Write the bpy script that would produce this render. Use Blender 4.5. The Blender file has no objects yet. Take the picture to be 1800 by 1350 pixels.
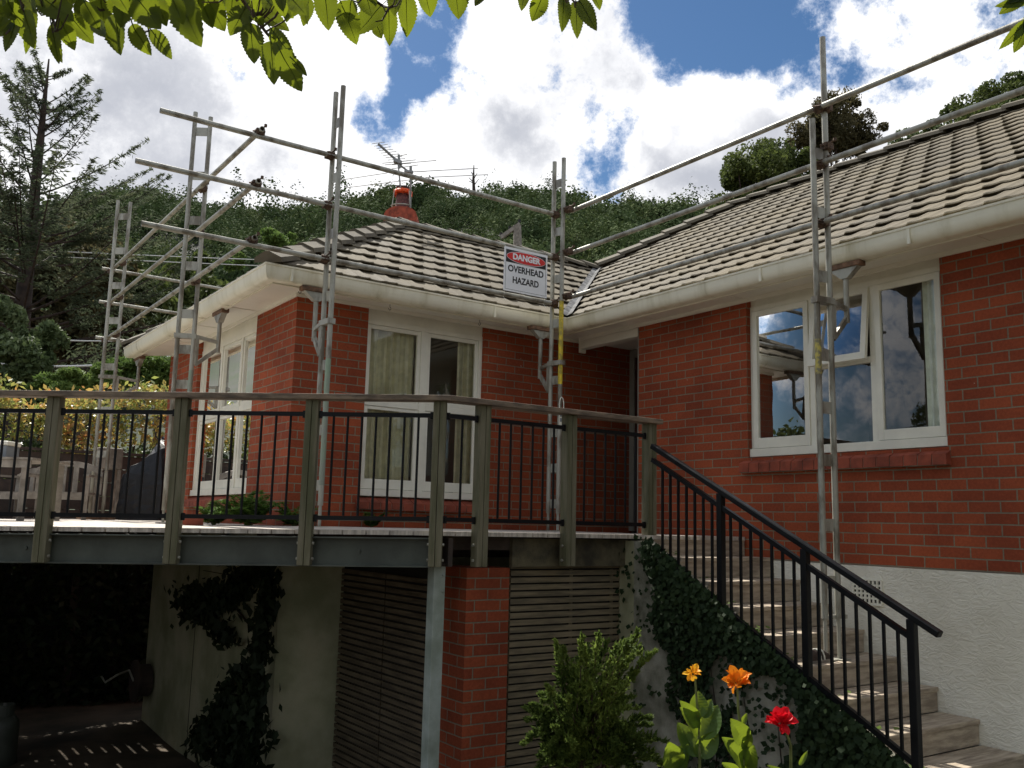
import bpy, math, random
import numpy as np
from mathutils import Vector, Matrix

# ------------------------------------------------------------------ camera, sky, sun, exposure
SC = bpy.context.scene
COL = SC.collection
FPX = 1625.2
PITCH, ROLL, YAW = .150046, .0247273, .60673

def cam_axes():
    cy, sy = math.cos(YAW), math.sin(YAW); cp, sp = math.cos(PITCH), math.sin(PITCH)
    fw = Vector((sy*cp, cy*cp, sp)); r = Vector((cy, -sy, 0)); u = r.cross(fw)
    cr, sr = math.cos(ROLL), math.sin(ROLL)
    return r*cr + u*sr, u*cr - r*sr, fw
CR, CU, CF = cam_axes()

cd = bpy.data.cameras.new('camera'); cam = bpy.data.objects.new('camera', cd); COL.objects.link(cam)
cd.sensor_width = 36; cd.lens = FPX/1800*36; cd.clip_start = .05; cd.clip_end = 4000
cam.matrix_world = Matrix(((CR.x, CU.x, -CF.x, 0), (CR.y, CU.y, -CF.y, 0), (CR.z, CU.z, -CF.z, 0), (0, 0, 0, 1)))
SC.camera = cam
SC.view_settings.view_transform = 'Standard'; SC.view_settings.look = 'None'
SC.view_settings.exposure = 0.6; SC.view_settings.gamma = 1.0
SC.cycles.max_bounces = 6; SC.cycles.transparent_max_bounces = 12

def ray(x, y): return CR*((x-900)/FPX) - CU*((y-675)/FPX) + CF
def at(x, y, d): return ray(x, y)*d
def onx(v, x, y): r = ray(x, y); return r*(v/r.x)
def ony(v, x, y): r = ray(x, y); return r*(v/r.y)
def onz(v, x, y): r = ray(x, y); return r*(v/r.z)

SUNV = Vector((.045, .80, 1)).normalized()
sd = bpy.data.lights.new('sun', 'SUN'); sun = bpy.data.objects.new('sun', sd); COL.objects.link(sun)
sd.energy = 5.0; sd.angle = math.radians(.53); sd.color = (1, .95, .86)
sun.rotation_euler = SUNV.to_track_quat('Z', 'Y').to_euler(); sun.location = SUNV*60

W = bpy.data.worlds.new("World"); SC.world = W; W.use_nodes = True

class NT:
    def __init__(s, tree): s.t = tree; s.t.nodes.clear()
    def n(s, kind, ins=None, **kw):
        nd = s.t.nodes.new(kind)
        for k, v in kw.items(): setattr(nd, k, v)
        for k, v in (ins or {}).items(): s.put(nd.inputs[k], v)
        return nd
    def put(s, sock, v):
        if isinstance(v, bpy.types.NodeSocket): s.t.links.new(v, sock)
        elif isinstance(v, bpy.types.Node): s.t.links.new(v.outputs[0], sock)
        else:
            if sock.type == 'RGBA' and len(v) == 3: v = (*v, 1)
            sock.default_value = v
    def math(s, op, a, b=0.0, c=None, clamp=False):
        nd = s.n('ShaderNodeMath', {0: a, 1: b}, operation=op, use_clamp=clamp)
        if c is not None: s.put(nd.inputs[2], c)
        return nd.outputs[0]
    def mix(s, f, a, b):
        nd = s.n('ShaderNodeMix', data_type='RGBA')
        s.put(nd.inputs[0], f); s.put(nd.inputs[6], a); s.put(nd.inputs[7], b)
        return nd.outputs[2]
    def ramp(s, v, lo, hi, a=0.0, b=1.0, smooth=True):
        nd = s.n('ShaderNodeMapRange', {0: v, 1: lo, 2: hi, 3: a, 4: b}, interpolation_type='SMOOTHSTEP' if smooth else 'LINEAR')
        return nd.outputs[0]
    def noise(s, vec, scale, detail=4.0, rough=.55, dist=0.0):
        nd = s.n('ShaderNodeTexNoise', {'Scale': scale, 'Detail': detail, 'Roughness': rough, 'Distortion': dist})
        if vec is not None: s.put(nd.inputs['Vector'], vec)
        return nd

w = NT(W.node_tree)
sky = w.n('ShaderNodeTexSky', sky_type='NISHITA', sun_disc=False, sun_elevation=math.asin(SUNV.z),
          sun_rotation=math.atan2(SUNV.x, SUNV.y), altitude=50, air_density=1.0, dust_density=.3, ozone_density=2.5)
gen = w.n('ShaderNodeTexCoord').outputs['Generated']
warp = w.noise(gen, 5.0, 3)
wv = w.n('ShaderNodeVectorMath', {0: gen, 1: w.n('ShaderNodeVectorMath', {0: w.n('ShaderNodeVectorMath', {0: warp.outputs['Color'], 1: (.5, .5, .5)}, operation='SUBTRACT'), 'Scale': .035}, operation='SCALE')}, operation='ADD').outputs[0]
wv = w.n('ShaderNodeVectorMath', {0: wv}, operation='NORMALIZE').outputs[0]
big = w.noise(wv, 4.2, 12, .66).outputs['Fac']
fine = w.noise(gen, 15.0, 10, .68).outputs['Fac']
curd = w.noise(gen, 42.0, 8, .7).outputs['Fac']
def cen(n_, k): return w.math('MULTIPLY', w.math('SUBTRACT', n_, .5), k)
dens = w.math('ADD', w.math('ADD', w.math('ADD', cen(big, 1.25), cen(fine, 1.0)), cen(curd, .40)), .56)
def blob(p, r0, r1, wgt, acc):
    d = Vector(p).normalized()
    dt = w.n('ShaderNodeVectorMath', {0: wv, 1: tuple(d)}, operation='DOT_PRODUCT').outputs['Value']
    m = w.ramp(dt, math.cos(math.radians(r1)), math.cos(math.radians(r0)))
    return w.math('MULTIPLY_ADD', m, wgt, acc)
# clear blue gaps and cloud banks, as directions in the sky
for (x, y, r0, r1, g) in [(742, 110, .7, 2.6, -.34), (775, 35, .4, 2.2, -.34), (668, 205, .6, 2.3, -.34), (725, 165, .5, 2.2, -.26),
                          (1230, 10, 2.0, 5.5, -.27), (1410, 100, 1.0, 4.0, -.20), (1310, 50, 1.5, 4, -.2), (1162, 245, .1, 1.0, -.2), (1560, 110, 1, 3.6, -.14), (1700, 150, .5, 3.0, -.12),
                          (820, 250, .3, 1.4, -.10), (1310, 210, 2.5, 5.5, .34), (1180, 320, 1.5, 4, .25), (1450, 260, 1.5, 4, .2), (1520, 60, .5, 2.2, .12), (1000, 150, 3, 7, .22), (450, 250, 5, 11, .20), (1250, 260, 2, 4.5, .24), (880, 280, 2, 4, .16), (1600, 200, 2, 4, .12), (620, 110, 1, 3, .12), (150, 200, 4, 9, .2), (1620, 60, .6, 2.8, .16)]:
    dens = blob(ray(x, y), r0, r1, g, dens)
# the side of the sky the right window mirrors: half clear
mir = Vector((-.80, .52, .20))
dens = blob(mir, 4, 26, -.06, dens)
away = w.n('ShaderNodeVectorMath', {0: gen, 1: tuple(CF)}, operation='DOT_PRODUCT').outputs['Value']
dens = w.math('ADD', dens, w.ramp(away, -.1, .62, -.02, 0.0))
cov = w.ramp(dens, .38, .66)
shade = w.noise(wv, 4.4, 5, .5).outputs['Fac']
thick = w.ramp(dens, .60, 1.02)
sh = w.math('ADD', w.math('MULTIPLY', shade, 1.25), w.math('MULTIPLY', thick, -.34))
for (x, y, r0, r1, g) in [(120, 180, 3, 9, -.08), (330, 200, 2, 8, -.06), (250, 120, 2, 7, .06), (930, 180, 1, 4.5, -.05), (560, 130, 1, 5, .28), (1240, 200, 1, 4, .2), (650, 280, 1, 4, .22), (860, 60, 1, 3.5, .2), (60, 90, 2, 6, -.1)]:
    sh = blob(ray(x, y), r0, r1, g, sh)
ccol = w.mix(w.ramp(w.math('ADD', sh, w.math('ADD', cen(fine, .5), cen(curd, .25))), .10, .62), (.36, .375, .42), (.80, .80, .81))
ccol = w.mix(w.ramp(dens, .42, .62), (.62, .68, .80), ccol)
b1 = w.n('ShaderNodeBackground', {'Color': w.mix(.8, sky, w.n('ShaderNodeHueSaturation', {'Saturation': 1.25, 'Value': .95, 'Color': sky})), 'Strength': .06})
b2 = w.n('ShaderNodeBackground', {'Color': ccol, 'Strength': 1.0})
ms = w.n('ShaderNodeMixShader', {0: cov, 1: b1, 2: b2})
w.n('ShaderNodeOutputWorld', {'Surface': ms})

# ------------------------------------------------------------------ helpers
random.seed(7)
RNG = np.random.default_rng(7)
MATS = {}

class MB:
    """collects boxes, bars, tubes and sheets and links them as one mesh object"""
    def __init__(s): s.v = []; s.f = []
    def add(s, vs, fs):
        o = len(s.v); s.v += [tuple(v) for v in vs]; s.f += [tuple(i+o for i in f) for f in fs]; return s
    def box(s, a, b):
        x0, y0, z0 = [min(p, q) for p, q in zip(a, b)]; x1, y1, z1 = [max(p, q) for p, q in zip(a, b)]
        return s.add([(x0, y0, z0), (x1, y0, z0), (x1, y1, z0), (x0, y1, z0), (x0, y0, z1), (x1, y0, z1), (x1, y1, z1), (x0, y1, z1)],
                     [(0, 3, 2, 1), (4, 5, 6, 7), (0, 1, 5, 4), (1, 2, 6, 5), (2, 3, 7, 6), (3, 0, 4, 7)])
    def bar(s, p, q, wd, h, up=(0, 0, 1)):
        p, q = Vector(p), Vector(q); d = (q-p).normalized(); up = Vector(up)
        sd_ = d.cross(up)
        if sd_.length < 1e-4: sd_ = d.cross(Vector((0, 1, 0)))
        sd_.normalize(); u = sd_.cross(d).normalized(); a = sd_*wd/2; b = u*h/2
        return s.add([p-a-b, p+a-b, p+a+b, p-a+b, q-a-b, q+a-b, q+a+b, q-a+b],
                     [(0, 3, 2, 1), (4, 5, 6, 7), (0, 1, 5, 4), (1, 2, 6, 5), (2, 3, 7, 6), (3, 0, 4, 7)])
    def tube(s, pts, r, n=10, caps=True):
        pts = [Vector(p) for p in pts]; rs = r if isinstance(r, (list, tuple)) else [r]*len(pts)
        rings = []; prev = None
        for i, p in enumerate(pts):
            d = (pts[min(i+1, len(pts)-1)]-pts[max(i-1, 0)]).normalized()
            if prev is None:
                ref = Vector((0, 0, 1)) if abs(d.z) < .9 else Vector((0, 1, 0))
                sx = d.cross(ref).normalized()
            else:
                sx = prev - d*prev.dot(d)
                sx = sx.normalized() if sx.length > 1e-5 else d.orthogonal().normalized()
            prev = sx; sy = d.cross(sx)
            rings.append([p + (sx*math.cos(t)+sy*math.sin(t))*rs[i] for t in [2*math.pi*k/n for k in range(n)]])
        o = []; f = []
        for rg in rings: o += rg
        for i in range(len(pts)-1):
            for k in range(n):
                a = i*n+k; b = i*n+(k+1) % n
                f.append((a, b, b+n, a+n))
        if caps: f.append(tuple(reversed(range(n)))); f.append(tuple(range((len(pts)-1)*n, len(pts)*n)))
        return s.add(o, f)
    def pipe(s, p, q, r, t=.004, n=12):
        """a hollow scaffold tube, open at both ends"""
        s.tube([p, q], r, n, caps=False)
        p, q = Vector(p), Vector(q); d = (q-p).normalized()
        sx = d.cross(Vector((0, 0, 1)) if abs(d.z) < .9 else Vector((0, 1, 0))).normalized(); sy = d.cross(sx)
        for e, dd in ((p, d), (q, -d)):
            o = [e+(sx*math.cos(a)+sy*math.sin(a))*r for a in [2*math.pi*k/n for k in range(n)]]
            i_ = [e+(sx*math.cos(a)+sy*math.sin(a))*(r-t) for a in [2*math.pi*k/n for k in range(n)]]
            j_ = [x+dd*.15 for x in i_]
            s.add(o+i_+j_, [(k, (k+1) % n, n+(k+1) % n, n+k) for k in range(n)] + [(n+k, n+(k+1) % n, 2*n+(k+1) % n, 2*n+k) for k in range(n)] + [tuple(range(2*n, 3*n))])
        return s
    def prism(s, poly, d):
        poly = [Vector(p) for p in poly]; d = Vector(d); n = len(poly)
        return s.add(poly+[p+d for p in poly], [tuple(reversed(range(n))), tuple(range(n, 2*n))]+[(i, (i+1) % n, n+(i+1) % n, n+i) for i in range(n)])
    def quad(s, *p): return s.add(p, [tuple(range(len(p)))])
    def lathe(s, c, prof, n=20):
        c = Vector(c); vs = []; fs = []
        for r, z in prof: vs += [c+Vector((r*math.cos(2*math.pi*k/n), r*math.sin(2*math.pi*k/n), z)) for k in range(n)]
        for i in range(len(prof)-1):
            for k in range(n): a = i*n+k; b = i*n+(k+1) % n; fs.append((a, b, b+n, a+n))
        fs += [tuple(reversed(range(n))), tuple(range((len(prof)-1)*n, len(prof)*n))]
        return s.add(vs, fs)
    def build(s, name, mat, parent=None, smooth=False, bevel=0):
        me = bpy.data.meshes.new(name); me.from_pydata(s.v, [], s.f); me.update()
        o = bpy.data.objects.new(name, me); COL.objects.link(o); me.materials.append(mat)
        if smooth:
            me.polygons.foreach_set('use_smooth', [True]*len(me.polygons)); me.set_sharp_from_angle(angle=math.radians(40))
        if bevel:
            m = o.modifiers.new('bevel', 'BEVEL'); m.width = bevel; m.segments = 2; m.limit_method = 'ANGLE'
        if parent: put(o, parent)
        return o

WM = {}
def put(o, parent):
    o.parent = parent; o.matrix_parent_inverse = WM.get(parent.name, Matrix()).inverted(); WM[o.name] = Matrix.Translation(o.location)
def tag(o, label=None, cat=None, group=None, kind=None):
    if label: o['label'] = label
    if cat: o['category'] = cat
    if group: o['group'] = group
    if kind: o['kind'] = kind
    return o
def thing(name, label, cat, loc=(0, 0, 0), group=None):
    o = bpy.data.objects.new(name, None); COL.objects.link(o); o.location = loc; o.empty_display_size = .1; WM[o.name] = Matrix.Translation(Vector(loc))
    return tag(o, label, cat, group)

def cards(P, size, aspect=.5, rng=RNG, axis=None, jit=1.0, flat=None):
    """leaf-shaped faces at points P (N,3); axis: preferred long direction"""
    P = np.asarray(P, float); n = len(P)
    a = rng.normal(size=(n, 3))
    if axis is not None: a = np.asarray(axis, float)+a*jit*.4
    a /= np.linalg.norm(a, axis=1)[:, None]
    c = rng.normal(size=(n, 3))
    if flat is not None:
        c = np.asarray(flat, float)+c*.30; c /= np.linalg.norm(c, axis=1)[:, None]; a -= c*np.sum(a*c, axis=1)[:, None]; a /= np.linalg.norm(a, axis=1)[:, None]+1e-9
    b = np.cross(a, c); b /= np.linalg.norm(b, axis=1)[:, None]+1e-9
    nn = np.cross(a, b)
    s = (np.asarray(size, float)*rng.uniform(.65, 1.3, n))[:, None]
    wv_ = s*aspect*.5
    V = np.stack([P-a*s*.5, P-a*s*.05+b*wv_+nn*s*.06, P+a*s*.5, P-a*s*.05-b*wv_+nn*s*.06], 1).reshape(-1, 3)
    return V
def card_mesh(name, V, mat, parent=None, tone=None):
    n = len(V)//4
    me = bpy.data.meshes.new(name); me.vertices.add(len(V)); me.vertices.foreach_set('co', V.astype(np.float32).ravel())
    me.loops.add(n*4); me.loops.foreach_set('vertex_index', np.arange(n*4, dtype=np.int32))
    me.polygons.add(n); me.polygons.foreach_set('loop_start', np.arange(0, n*4, 4, dtype=np.int32)); me.polygons.foreach_set('loop_total', np.full(n, 4, dtype=np.int32))
    me.update(calc_edges=True); me.materials.append(mat)
    if tone is not None:
        at_ = me.attributes.new('tone', 'FLOAT', 'FACE'); at_.data.foreach_set('value', np.asarray(tone, np.float32))
    o = bpy.data.objects.new(name, me); COL.objects.link(o)
    if parent: put(o, parent)
    return o

# ------------------------------------------------------------------ materials
def mat(name, col, rough=.6, var=.15, scale=6.0, bump=0.0, bscale=None, metal=0.0, spec=.4, col2=None, stretch=None, detail=6, lo=.3, hi=.7):
    m = bpy.data.materials.new(name); m.use_nodes = True; t = NT(m.node_tree)
    pos = t.n('ShaderNodeNewGeometry').outputs['Position']
    if stretch: pos = t.n('ShaderNodeVectorMath', {0: pos, 1: stretch}, operation='MULTIPLY').outputs[0]
    nz = t.noise(pos, scale, detail, .6).outputs['Fac']
    f = t.ramp(nz, lo, hi)
    c2 = col2 if col2 else tuple(c*(1-var*2) for c in col)
    c = t.mix(f, c2, tuple(min(1, x*(1+var)) for x in col))
    b = t.n('ShaderNodeBsdfPrincipled', {'Base Color': c, 'Roughness': t.ramp(nz, .2, .8, max(.05, rough-.1), min(1, rough+.1)), 'Metallic': metal, 'Specular IOR Level': spec})
    if bump:
        n2 = t.noise(pos, bscale or scale*6, 5, .6).outputs['Fac']
        t.put(b.inputs['Normal'], t.n('ShaderNodeBump', {'Strength': bump, 'Distance': .01, 'Height': n2}))
    t.n('ShaderNodeOutputMaterial', {'Surface': b})
    MATS[name] = m
    return m

def leaf_mat(name, cols, trans=.4, rough=.5, tcol=None, nscale=.6, namt=.5, spec=.3, tone=False):
    """leaves: colour varies leaf by leaf and clump by clump; light passes through"""
    m = bpy.data.materials.new(name); m.use_nodes = True; t = NT(m.node_tree)
    g = t.n('ShaderNodeNewGeometry')
    r = g.outputs['Random Per Island']; nz = t.ramp(t.noise(g.outputs['Position'], nscale, 3).outputs['Fac'], .3, .7)
    if tone: nz = t.math('ADD', t.math('MULTIPLY', nz, .35), t.math('MULTIPLY', t.n('ShaderNodeAttribute', attribute_name='tone').outputs['Fac'], .65))
    f = t.math('ADD', t.math('MULTIPLY', r, 1-namt), t.math('MULTIPLY', nz, namt))
    cr = t.n('ShaderNodeValToRGB', {0: f}); el = cr.color_ramp.elements
    while len(el) < len(cols): el.new(.5)
    for i, c in enumerate(cols): el[i].position = i/(len(cols)-1); el[i].color = (*c, 1)
    b = t.n('ShaderNodeBsdfPrincipled', {'Base Color': cr.outputs[0], 'Roughness': rough, 'Specular IOR Level': spec})
    tc = t.mix(.5, cr.outputs[0], tcol) if tcol else cr.outputs[0]
    tr = t.n('ShaderNodeBsdfTranslucent', {'Color': tc})
    mx = t.n('ShaderNodeMixShader', {0: trans, 1: b, 2: tr})
    t.n('ShaderNodeOutputMaterial', {'Surface': mx}); MATS[name] = m
    return m

def brick_mat(name, c1, c2, mortar, z0=2.2, row=.0848, wd=.243, zoff=0.0):
    m = bpy.data.materials.new(name); m.use_nodes = True; t = NT(m.node_tree)
    g = t.n('ShaderNodeNewGeometry'); sp = t.n('ShaderNodeSeparateXYZ', {0: g.outputs['Position']}); sn = t.n('ShaderNodeSeparateXYZ', {0: g.outputs['True Normal']})
    isx = t.math('GREATER_THAN', t.math('ABSOLUTE', sn.outputs[0]), .5)
    u = t.math('ADD', t.math('MULTIPLY', isx, sp.outputs[1]), t.math('MULTIPLY', t.math('SUBTRACT', 1.0, isx), sp.outputs[0]))
    wob = t.noise(g.outputs['Position'], 3.0, 2).outputs['Fac']
    uu = t.math('ADD', u, t.math('MULTIPLY', t.math('SUBTRACT', wob, .5), .012))
    vv = t.math('ADD', t.math('ADD', sp.outputs[2], 40*row-z0), t.math('MULTIPLY', t.math('SUBTRACT', t.noise(g.outputs['Position'], 5.0, 2).outputs['Fac'], .5), .008))
    vec = t.n('ShaderNodeCombineXYZ', {0: uu, 1: vv, 2: 0.0})
    b = t.n('ShaderNodeTexBrick', {'Vector': vec, 'Color1': c1, 'Color2': c2, 'Mortar': mortar, 'Scale': 1.0, 'Mortar Size': .0058, 'Mortar Smooth': .25, 'Bias': -.1, 'Brick Width': wd, 'Row Height': row})
    n1 = t.noise(g.outputs['Position'], 1.3, 4).outputs['Fac']; n2 = t.noise(g.outputs['Position'], 45, 5, .65).outputs['Fac']
    c = t.n('ShaderNodeMix', data_type='RGBA', blend_type='MULTIPLY')
    t.put(c.inputs[0], .75); t.put(c.inputs[6], b.outputs['Color'])
    t.put(c.inputs[7], t.mix(t.ramp(t.math('ADD', t.math('MULTIPLY', n1, .6), t.math('MULTIPLY', n2, .4)), .34, .66), (.60, .60, .62), (1.14, 1.13, 1.10)))
    spk = t.ramp(t.noise(g.outputs['Position'], 11, 3, .5).outputs['Fac'], .745, .78)
    cc = t.mix(t.math('MULTIPLY', spk, .7), c.outputs[2], (.50, .42, .34))
    h = t.math('ADD', t.math('MULTIPLY', t.math('SUBTRACT', 1.0, b.outputs['Fac']), 1.0), t.math('MULTIPLY', n2, .35))
    bp = t.n('ShaderNodeBump', {'Strength': .7, 'Distance': .008, 'Height': h})
    p = t.n('ShaderNodeBsdfPrincipled', {'Base Color': cc, 'Roughness': .85, 'Specular IOR Level': .25, 'Normal': bp})
    t.n('ShaderNodeOutputMaterial', {'Surface': p}); MATS[name] = m
    return m

BRICK = brick_mat('red_brick', (.36, .082, .033), (.25, .054, .024), (.24, .205, .145))
SILLB = mat('sill_brick', (.28, .066, .036), .85, .2, 7, .3)
CREAM = mat('cream_paint', (.78, .74, .60), .45, .05, 2.5, .05, spec=.4)
GUTM = mat('gutter_paint', (.80, .77, .63), .35, .05, 2.2, .03, spec=.5, col2=(.66, .62, .46), stretch=(2.5, 2.5, .5), lo=.25, hi=.55)
SOFF = mat('soffit_paint', (.80, .77, .67), .6, .05, 1.2, .05)
WIN = mat('window_paint', (.80, .78, .67), .4, .04, 4, .05)
TILE = mat('roof_tile', (.150, .127, .087), .8, .16, 1.3, .35, 160, spec=.25)
CAPM = mat('ridge_tile', (.145, .127, .095), .8, .14, 3, .3, 120, spec=.25)
VALM = mat('valley_metal', (.17, .17, .17), .85, .35, 9, .1, col2=(.03, .03, .03), spec=.1)
GALV = mat('galvanised_tube', (.32, .315, .27), .45, .2, 7, .15, 60, metal=.2, col2=(.17, .15, .115), lo=.36, hi=.56, stretch=(1, 1, .35))
CLAMP = mat('rusty_clamp', (.12, .075, .05), .7, .3, 40, .3, metal=.4)
YEL = mat('yellow_paint', (.62, .47, .03), .45, .3, 14, .1, col2=(.30, .25, .06))
GREENT = mat('mossy_tube', (.20, .27, .19), .5, .35, 8, .1, metal=.3, col2=(.3, .3, .27), stretch=(1, 1, .3))
PADW = mat('pad_timber', (.20, .115, .07), .8, .3, 20, .3)
POST = mat('treated_post', (.15, .136, .092), .8, .2, 5, .35, 60, col2=(.085, .085, .042), stretch=(3, 3, .35))
RAILW = mat('weathered_rail', (.20, .15, .105), .75, .3, 6, .3, 50, col2=(.10, .075, .055), stretch=(1, 1, 4))
DECKW = mat('deck_timber', (.52, .47, .41), .75, .25, 5, .3, 60, stretch=(7, .6, 1), col2=(.34, .30, .26))
STEPW = mat('step_timber', (.44, .37, .28), .8, .22, 5, .3, 60, stretch=(.8, 5, 5), col2=(.26, .21, .16))
BLACKM = mat('black_steel', (.006, .0065, .0075), .4, .1, 8, .05, spec=.22)
STEELG = mat('grey_steel', (.072, .082, .068), .5, .18, 3, .08, spec=.4)
WHITEST = mat('painted_steel_post', (.36, .40, .37), .5, .15, 4, .06, col2=(.24, .28, .23))
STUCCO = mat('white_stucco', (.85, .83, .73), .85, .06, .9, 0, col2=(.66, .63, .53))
def stucco_bump(m, s1=9, s2=26, k=.9):
    t = NT.__new__(NT); t.t = m.node_tree
    b = [n for n in t.t.nodes if n.type == 'BSDF_PRINCIPLED'][0]
    pos = t.n('ShaderNodeNewGeometry').outputs['Position']
    wv2 = t.n('ShaderNodeVectorMath', {0: pos, 1: (1, .55, 1.2)}, operation='MULTIPLY').outputs[0]
    a = t.noise(wv2, s1, 3, .5, 1.6).outputs['Fac']
    ridge = t.math('SUBTRACT', 1.0, t.math('ABSOLUTE', t.math('MULTIPLY', t.math('SUBTRACT', a, .5), 9.0)), clamp=True)
    c = t.noise(pos, s2*2, 5).outputs['Fac']
    h = t.math('ADD', t.math('MULTIPLY', ridge, .6), t.math('MULTIPLY', c, .35))
    t.put(b.inputs['Normal'], t.n('ShaderNodeBump', {'Strength': k, 'Distance': .012, 'Height': h}))
stucco_bump(STUCCO, 15, 30, .5)
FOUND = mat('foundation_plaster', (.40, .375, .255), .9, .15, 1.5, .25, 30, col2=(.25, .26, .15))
CONC = mat('mossy_concrete', (.30, .29, .24), .9, .3, 4, .4, 40, col2=(.13, .13, .09))
DOORSL = mat('dark_slat_timber', (.13, .10, .062), .8, .25, 6, .3, 50, col2=(.065, .048, .03), stretch=(6, .6, 6))
SLAT = mat('slat_timber', (.19, .15, .092), .8, .25, 6, .3, 50, col2=(.11, .09, .058), stretch=(.6, .6, 6))
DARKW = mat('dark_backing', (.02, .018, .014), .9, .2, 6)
DARKF = mat('dark_fence_timber', (.06, .042, .032), .8, .3, 5, .3, col2=(.03, .022, .018))
CURT = mat('cream_curtain', (.80, .74, .52), .9, .08, 12, .1)
CURTW = mat('sheer_curtain', (.86, .88, .78), .9, .06, 12, .1)
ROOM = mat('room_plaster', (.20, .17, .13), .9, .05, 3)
DOORM = mat('dark_door', (.055, .018, .012), .6, .2, 5, .1)
SIGNW = mat('sign_white', (.80, .81, .82), .4, .03, 3)
SIGNK = mat('sign_black', (.012, .012, .012), .45, .02, 3)
SIGNR = mat('sign_red', (.62, .022, .018), .45, .05, 3)
TAGW = mat('tag_plastic', (.85, .84, .74), .4, .03, 8)
TAGG = mat('tag_green', (.35, .55, .05), .5, .05, 8)
BARK = mat('bark', (.095, .07, .05), .9, .3, 5, .6, 18)
DKBARK = mat('dark_bark', (.055, .038, .03), .9, .3, 5, .6, 18)
GROUND = mat('garden_soil', (.085, .065, .045), .95, .35, 1.5, .6, 14, col2=(.035, .03, .02))
CHIM = mat('chimney_brick', (.36, .075, .04), .85, .25, 14, .3)
POTM = mat('chimney_pot', (.13, .045, .04), .7, .3, 30, .25)
ORANGE = mat('orange_collar', (.85, .10, .015), .5, .25, 20, .2)
ALU = mat('aerial_metal', (.25, .25, .24), .45, .1, 20, metal=.6)
FURN = mat('garden_furniture_timber', (.27, .245, .21), .75, .2, 6, .2, 50, col2=(.16, .14, .115))
TARP = mat('black_tarp', (.008, .009, .012), .4, .15, 4, .9, 7, spec=.35)
BOXG = mat('grey_box', (.22, .24, .26), .6, .08, 5)
WIRE = mat('wire_grey', (.72, .72, .68), .5, .05, 3)

def glass_mat(name, refl=.0, tint=(.9, .93, .92)):
    m = bpy.data.materials.new(name); m.use_nodes = True; t = NT(m.node_tree)
    fr = t.n('ShaderNodeFresnel', {'IOR': 1.52})
    f = t.math('ADD', t.math('MULTIPLY', fr, 1.0), refl, clamp=True)
    g = t.n('ShaderNodeBsdfGlossy', {'Color': (1, 1, 1), 'Roughness': .003})
    nz = t.noise(t.n('ShaderNodeNewGeometry').outputs['Position'], 2.0, 2).outputs['Fac']
    t.put(g.inputs['Normal'], t.n('ShaderNodeBump', {'Strength': .035, 'Distance': .02, 'Height': nz}))
    tr = t.n('ShaderNodeBsdfTransparent', {'Color': tint})
    t.n('ShaderNodeOutputMaterial', {'Surface': t.n('ShaderNodeMixShader', {0: f, 1: tr, 2: g})}); MATS[name] = m
    return m
GLASS = glass_mat('window_glass', .0)

# ------------------------------------------------------------------ ground and hill (setting)
def gz(x, y):
    s = .57*x+.82*y
    k = min(1, max(0, (s-4.0)/4.2)); k = k*k*(3-2*k)
    z = -1.66 - k*1.02
    if x > 5.66: z = max(z, -1.66)
    return z
mb = MB(); xs = [-1500, -400, -120, -50, -25] + [-14+.5*i for i in range(61)] + [25, 50, 120, 400, 1500]; ys = [-1500, -400, -120, -40, -15] + [-6+.5*i for i in range(61)] + [35, 50, 90, 400, 1500]
vs = [(x, y, gz(x, y)+(.03*math.sin(x*2.3)*math.cos(y*1.9) if abs(x) < 15 and abs(y) < 25 else 0)) for y in ys for x in xs]; nx = len(xs)
mb.add(vs, [(j*nx+i, j*nx+i+1, (j+1)*nx+i+1, (j+1)*nx+i) for j in range(len(ys)-1) for i in range(nx-1)])
tag(mb.build('ground', GROUND, smooth=True), kind='structure')

# hill: skyline given by azimuth and elevation
SKYL = [(-700, 300), (-300, 350), (0, 352), (120, 340), (215, 330), (330, 333), (400, 345), (470, 350), (540, 345), (600, 328), (690, 324), (760, 328), (800, 338), (840, 330), (880, 318), (930, 315), (975, 320),
        (1010, 334), (1060, 338), (1120, 334), (1200, 344), (1260, 345), (1350, 360), (1500, 372), (1800, 380), (2600, 420)]
PA = []
for x, y in SKYL:
    r = ray(x, y); PA.append((math.atan2(r.x, r.y), r.z/math.hypot(r.x, r.y)))
PA.sort(); PAx = [p[0] for p in PA]; PAy = [p[1] for p in PA]
def hill_z(az, r):
    te = float(np.interp(az, PAx, PAy)); R = 300
    k = min(1, max(0, (r-55)/(R-55))); k = k*k*(3-2*k)*.45+k*.55
    n = 5*math.sin(az*17+r*.02)+4*math.sin(az*41+r*.05)
    return -2.7 + (R*te - 9)*k + n*k*(1-k)*4*.6
mb = MB(); AZ = [math.radians(-25+130*i/110) for i in range(111)]; RR = [55+(300-55)*j/40 for j in range(41)]+[330, 380]
vs = []
for r in RR:
    for a in AZ:
        z = hill_z(a, min(r, 300)) - max(0, r-300)*.5
        vs.append((r*math.sin(a), r*math.cos(a), z))
na = len(AZ)
mb.add(vs, [(j*na+i, j*na+i+1, (j+1)*na+i+1, (j+1)*na+i) for j in range(len(RR)-1) for i in range(na-1)])
HILLM = mat('hill_undergrowth', (.022, .034, .014), .95, .4, .08)
tag(mb.build('hill', HILLM, smooth=True), kind='structure')

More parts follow.
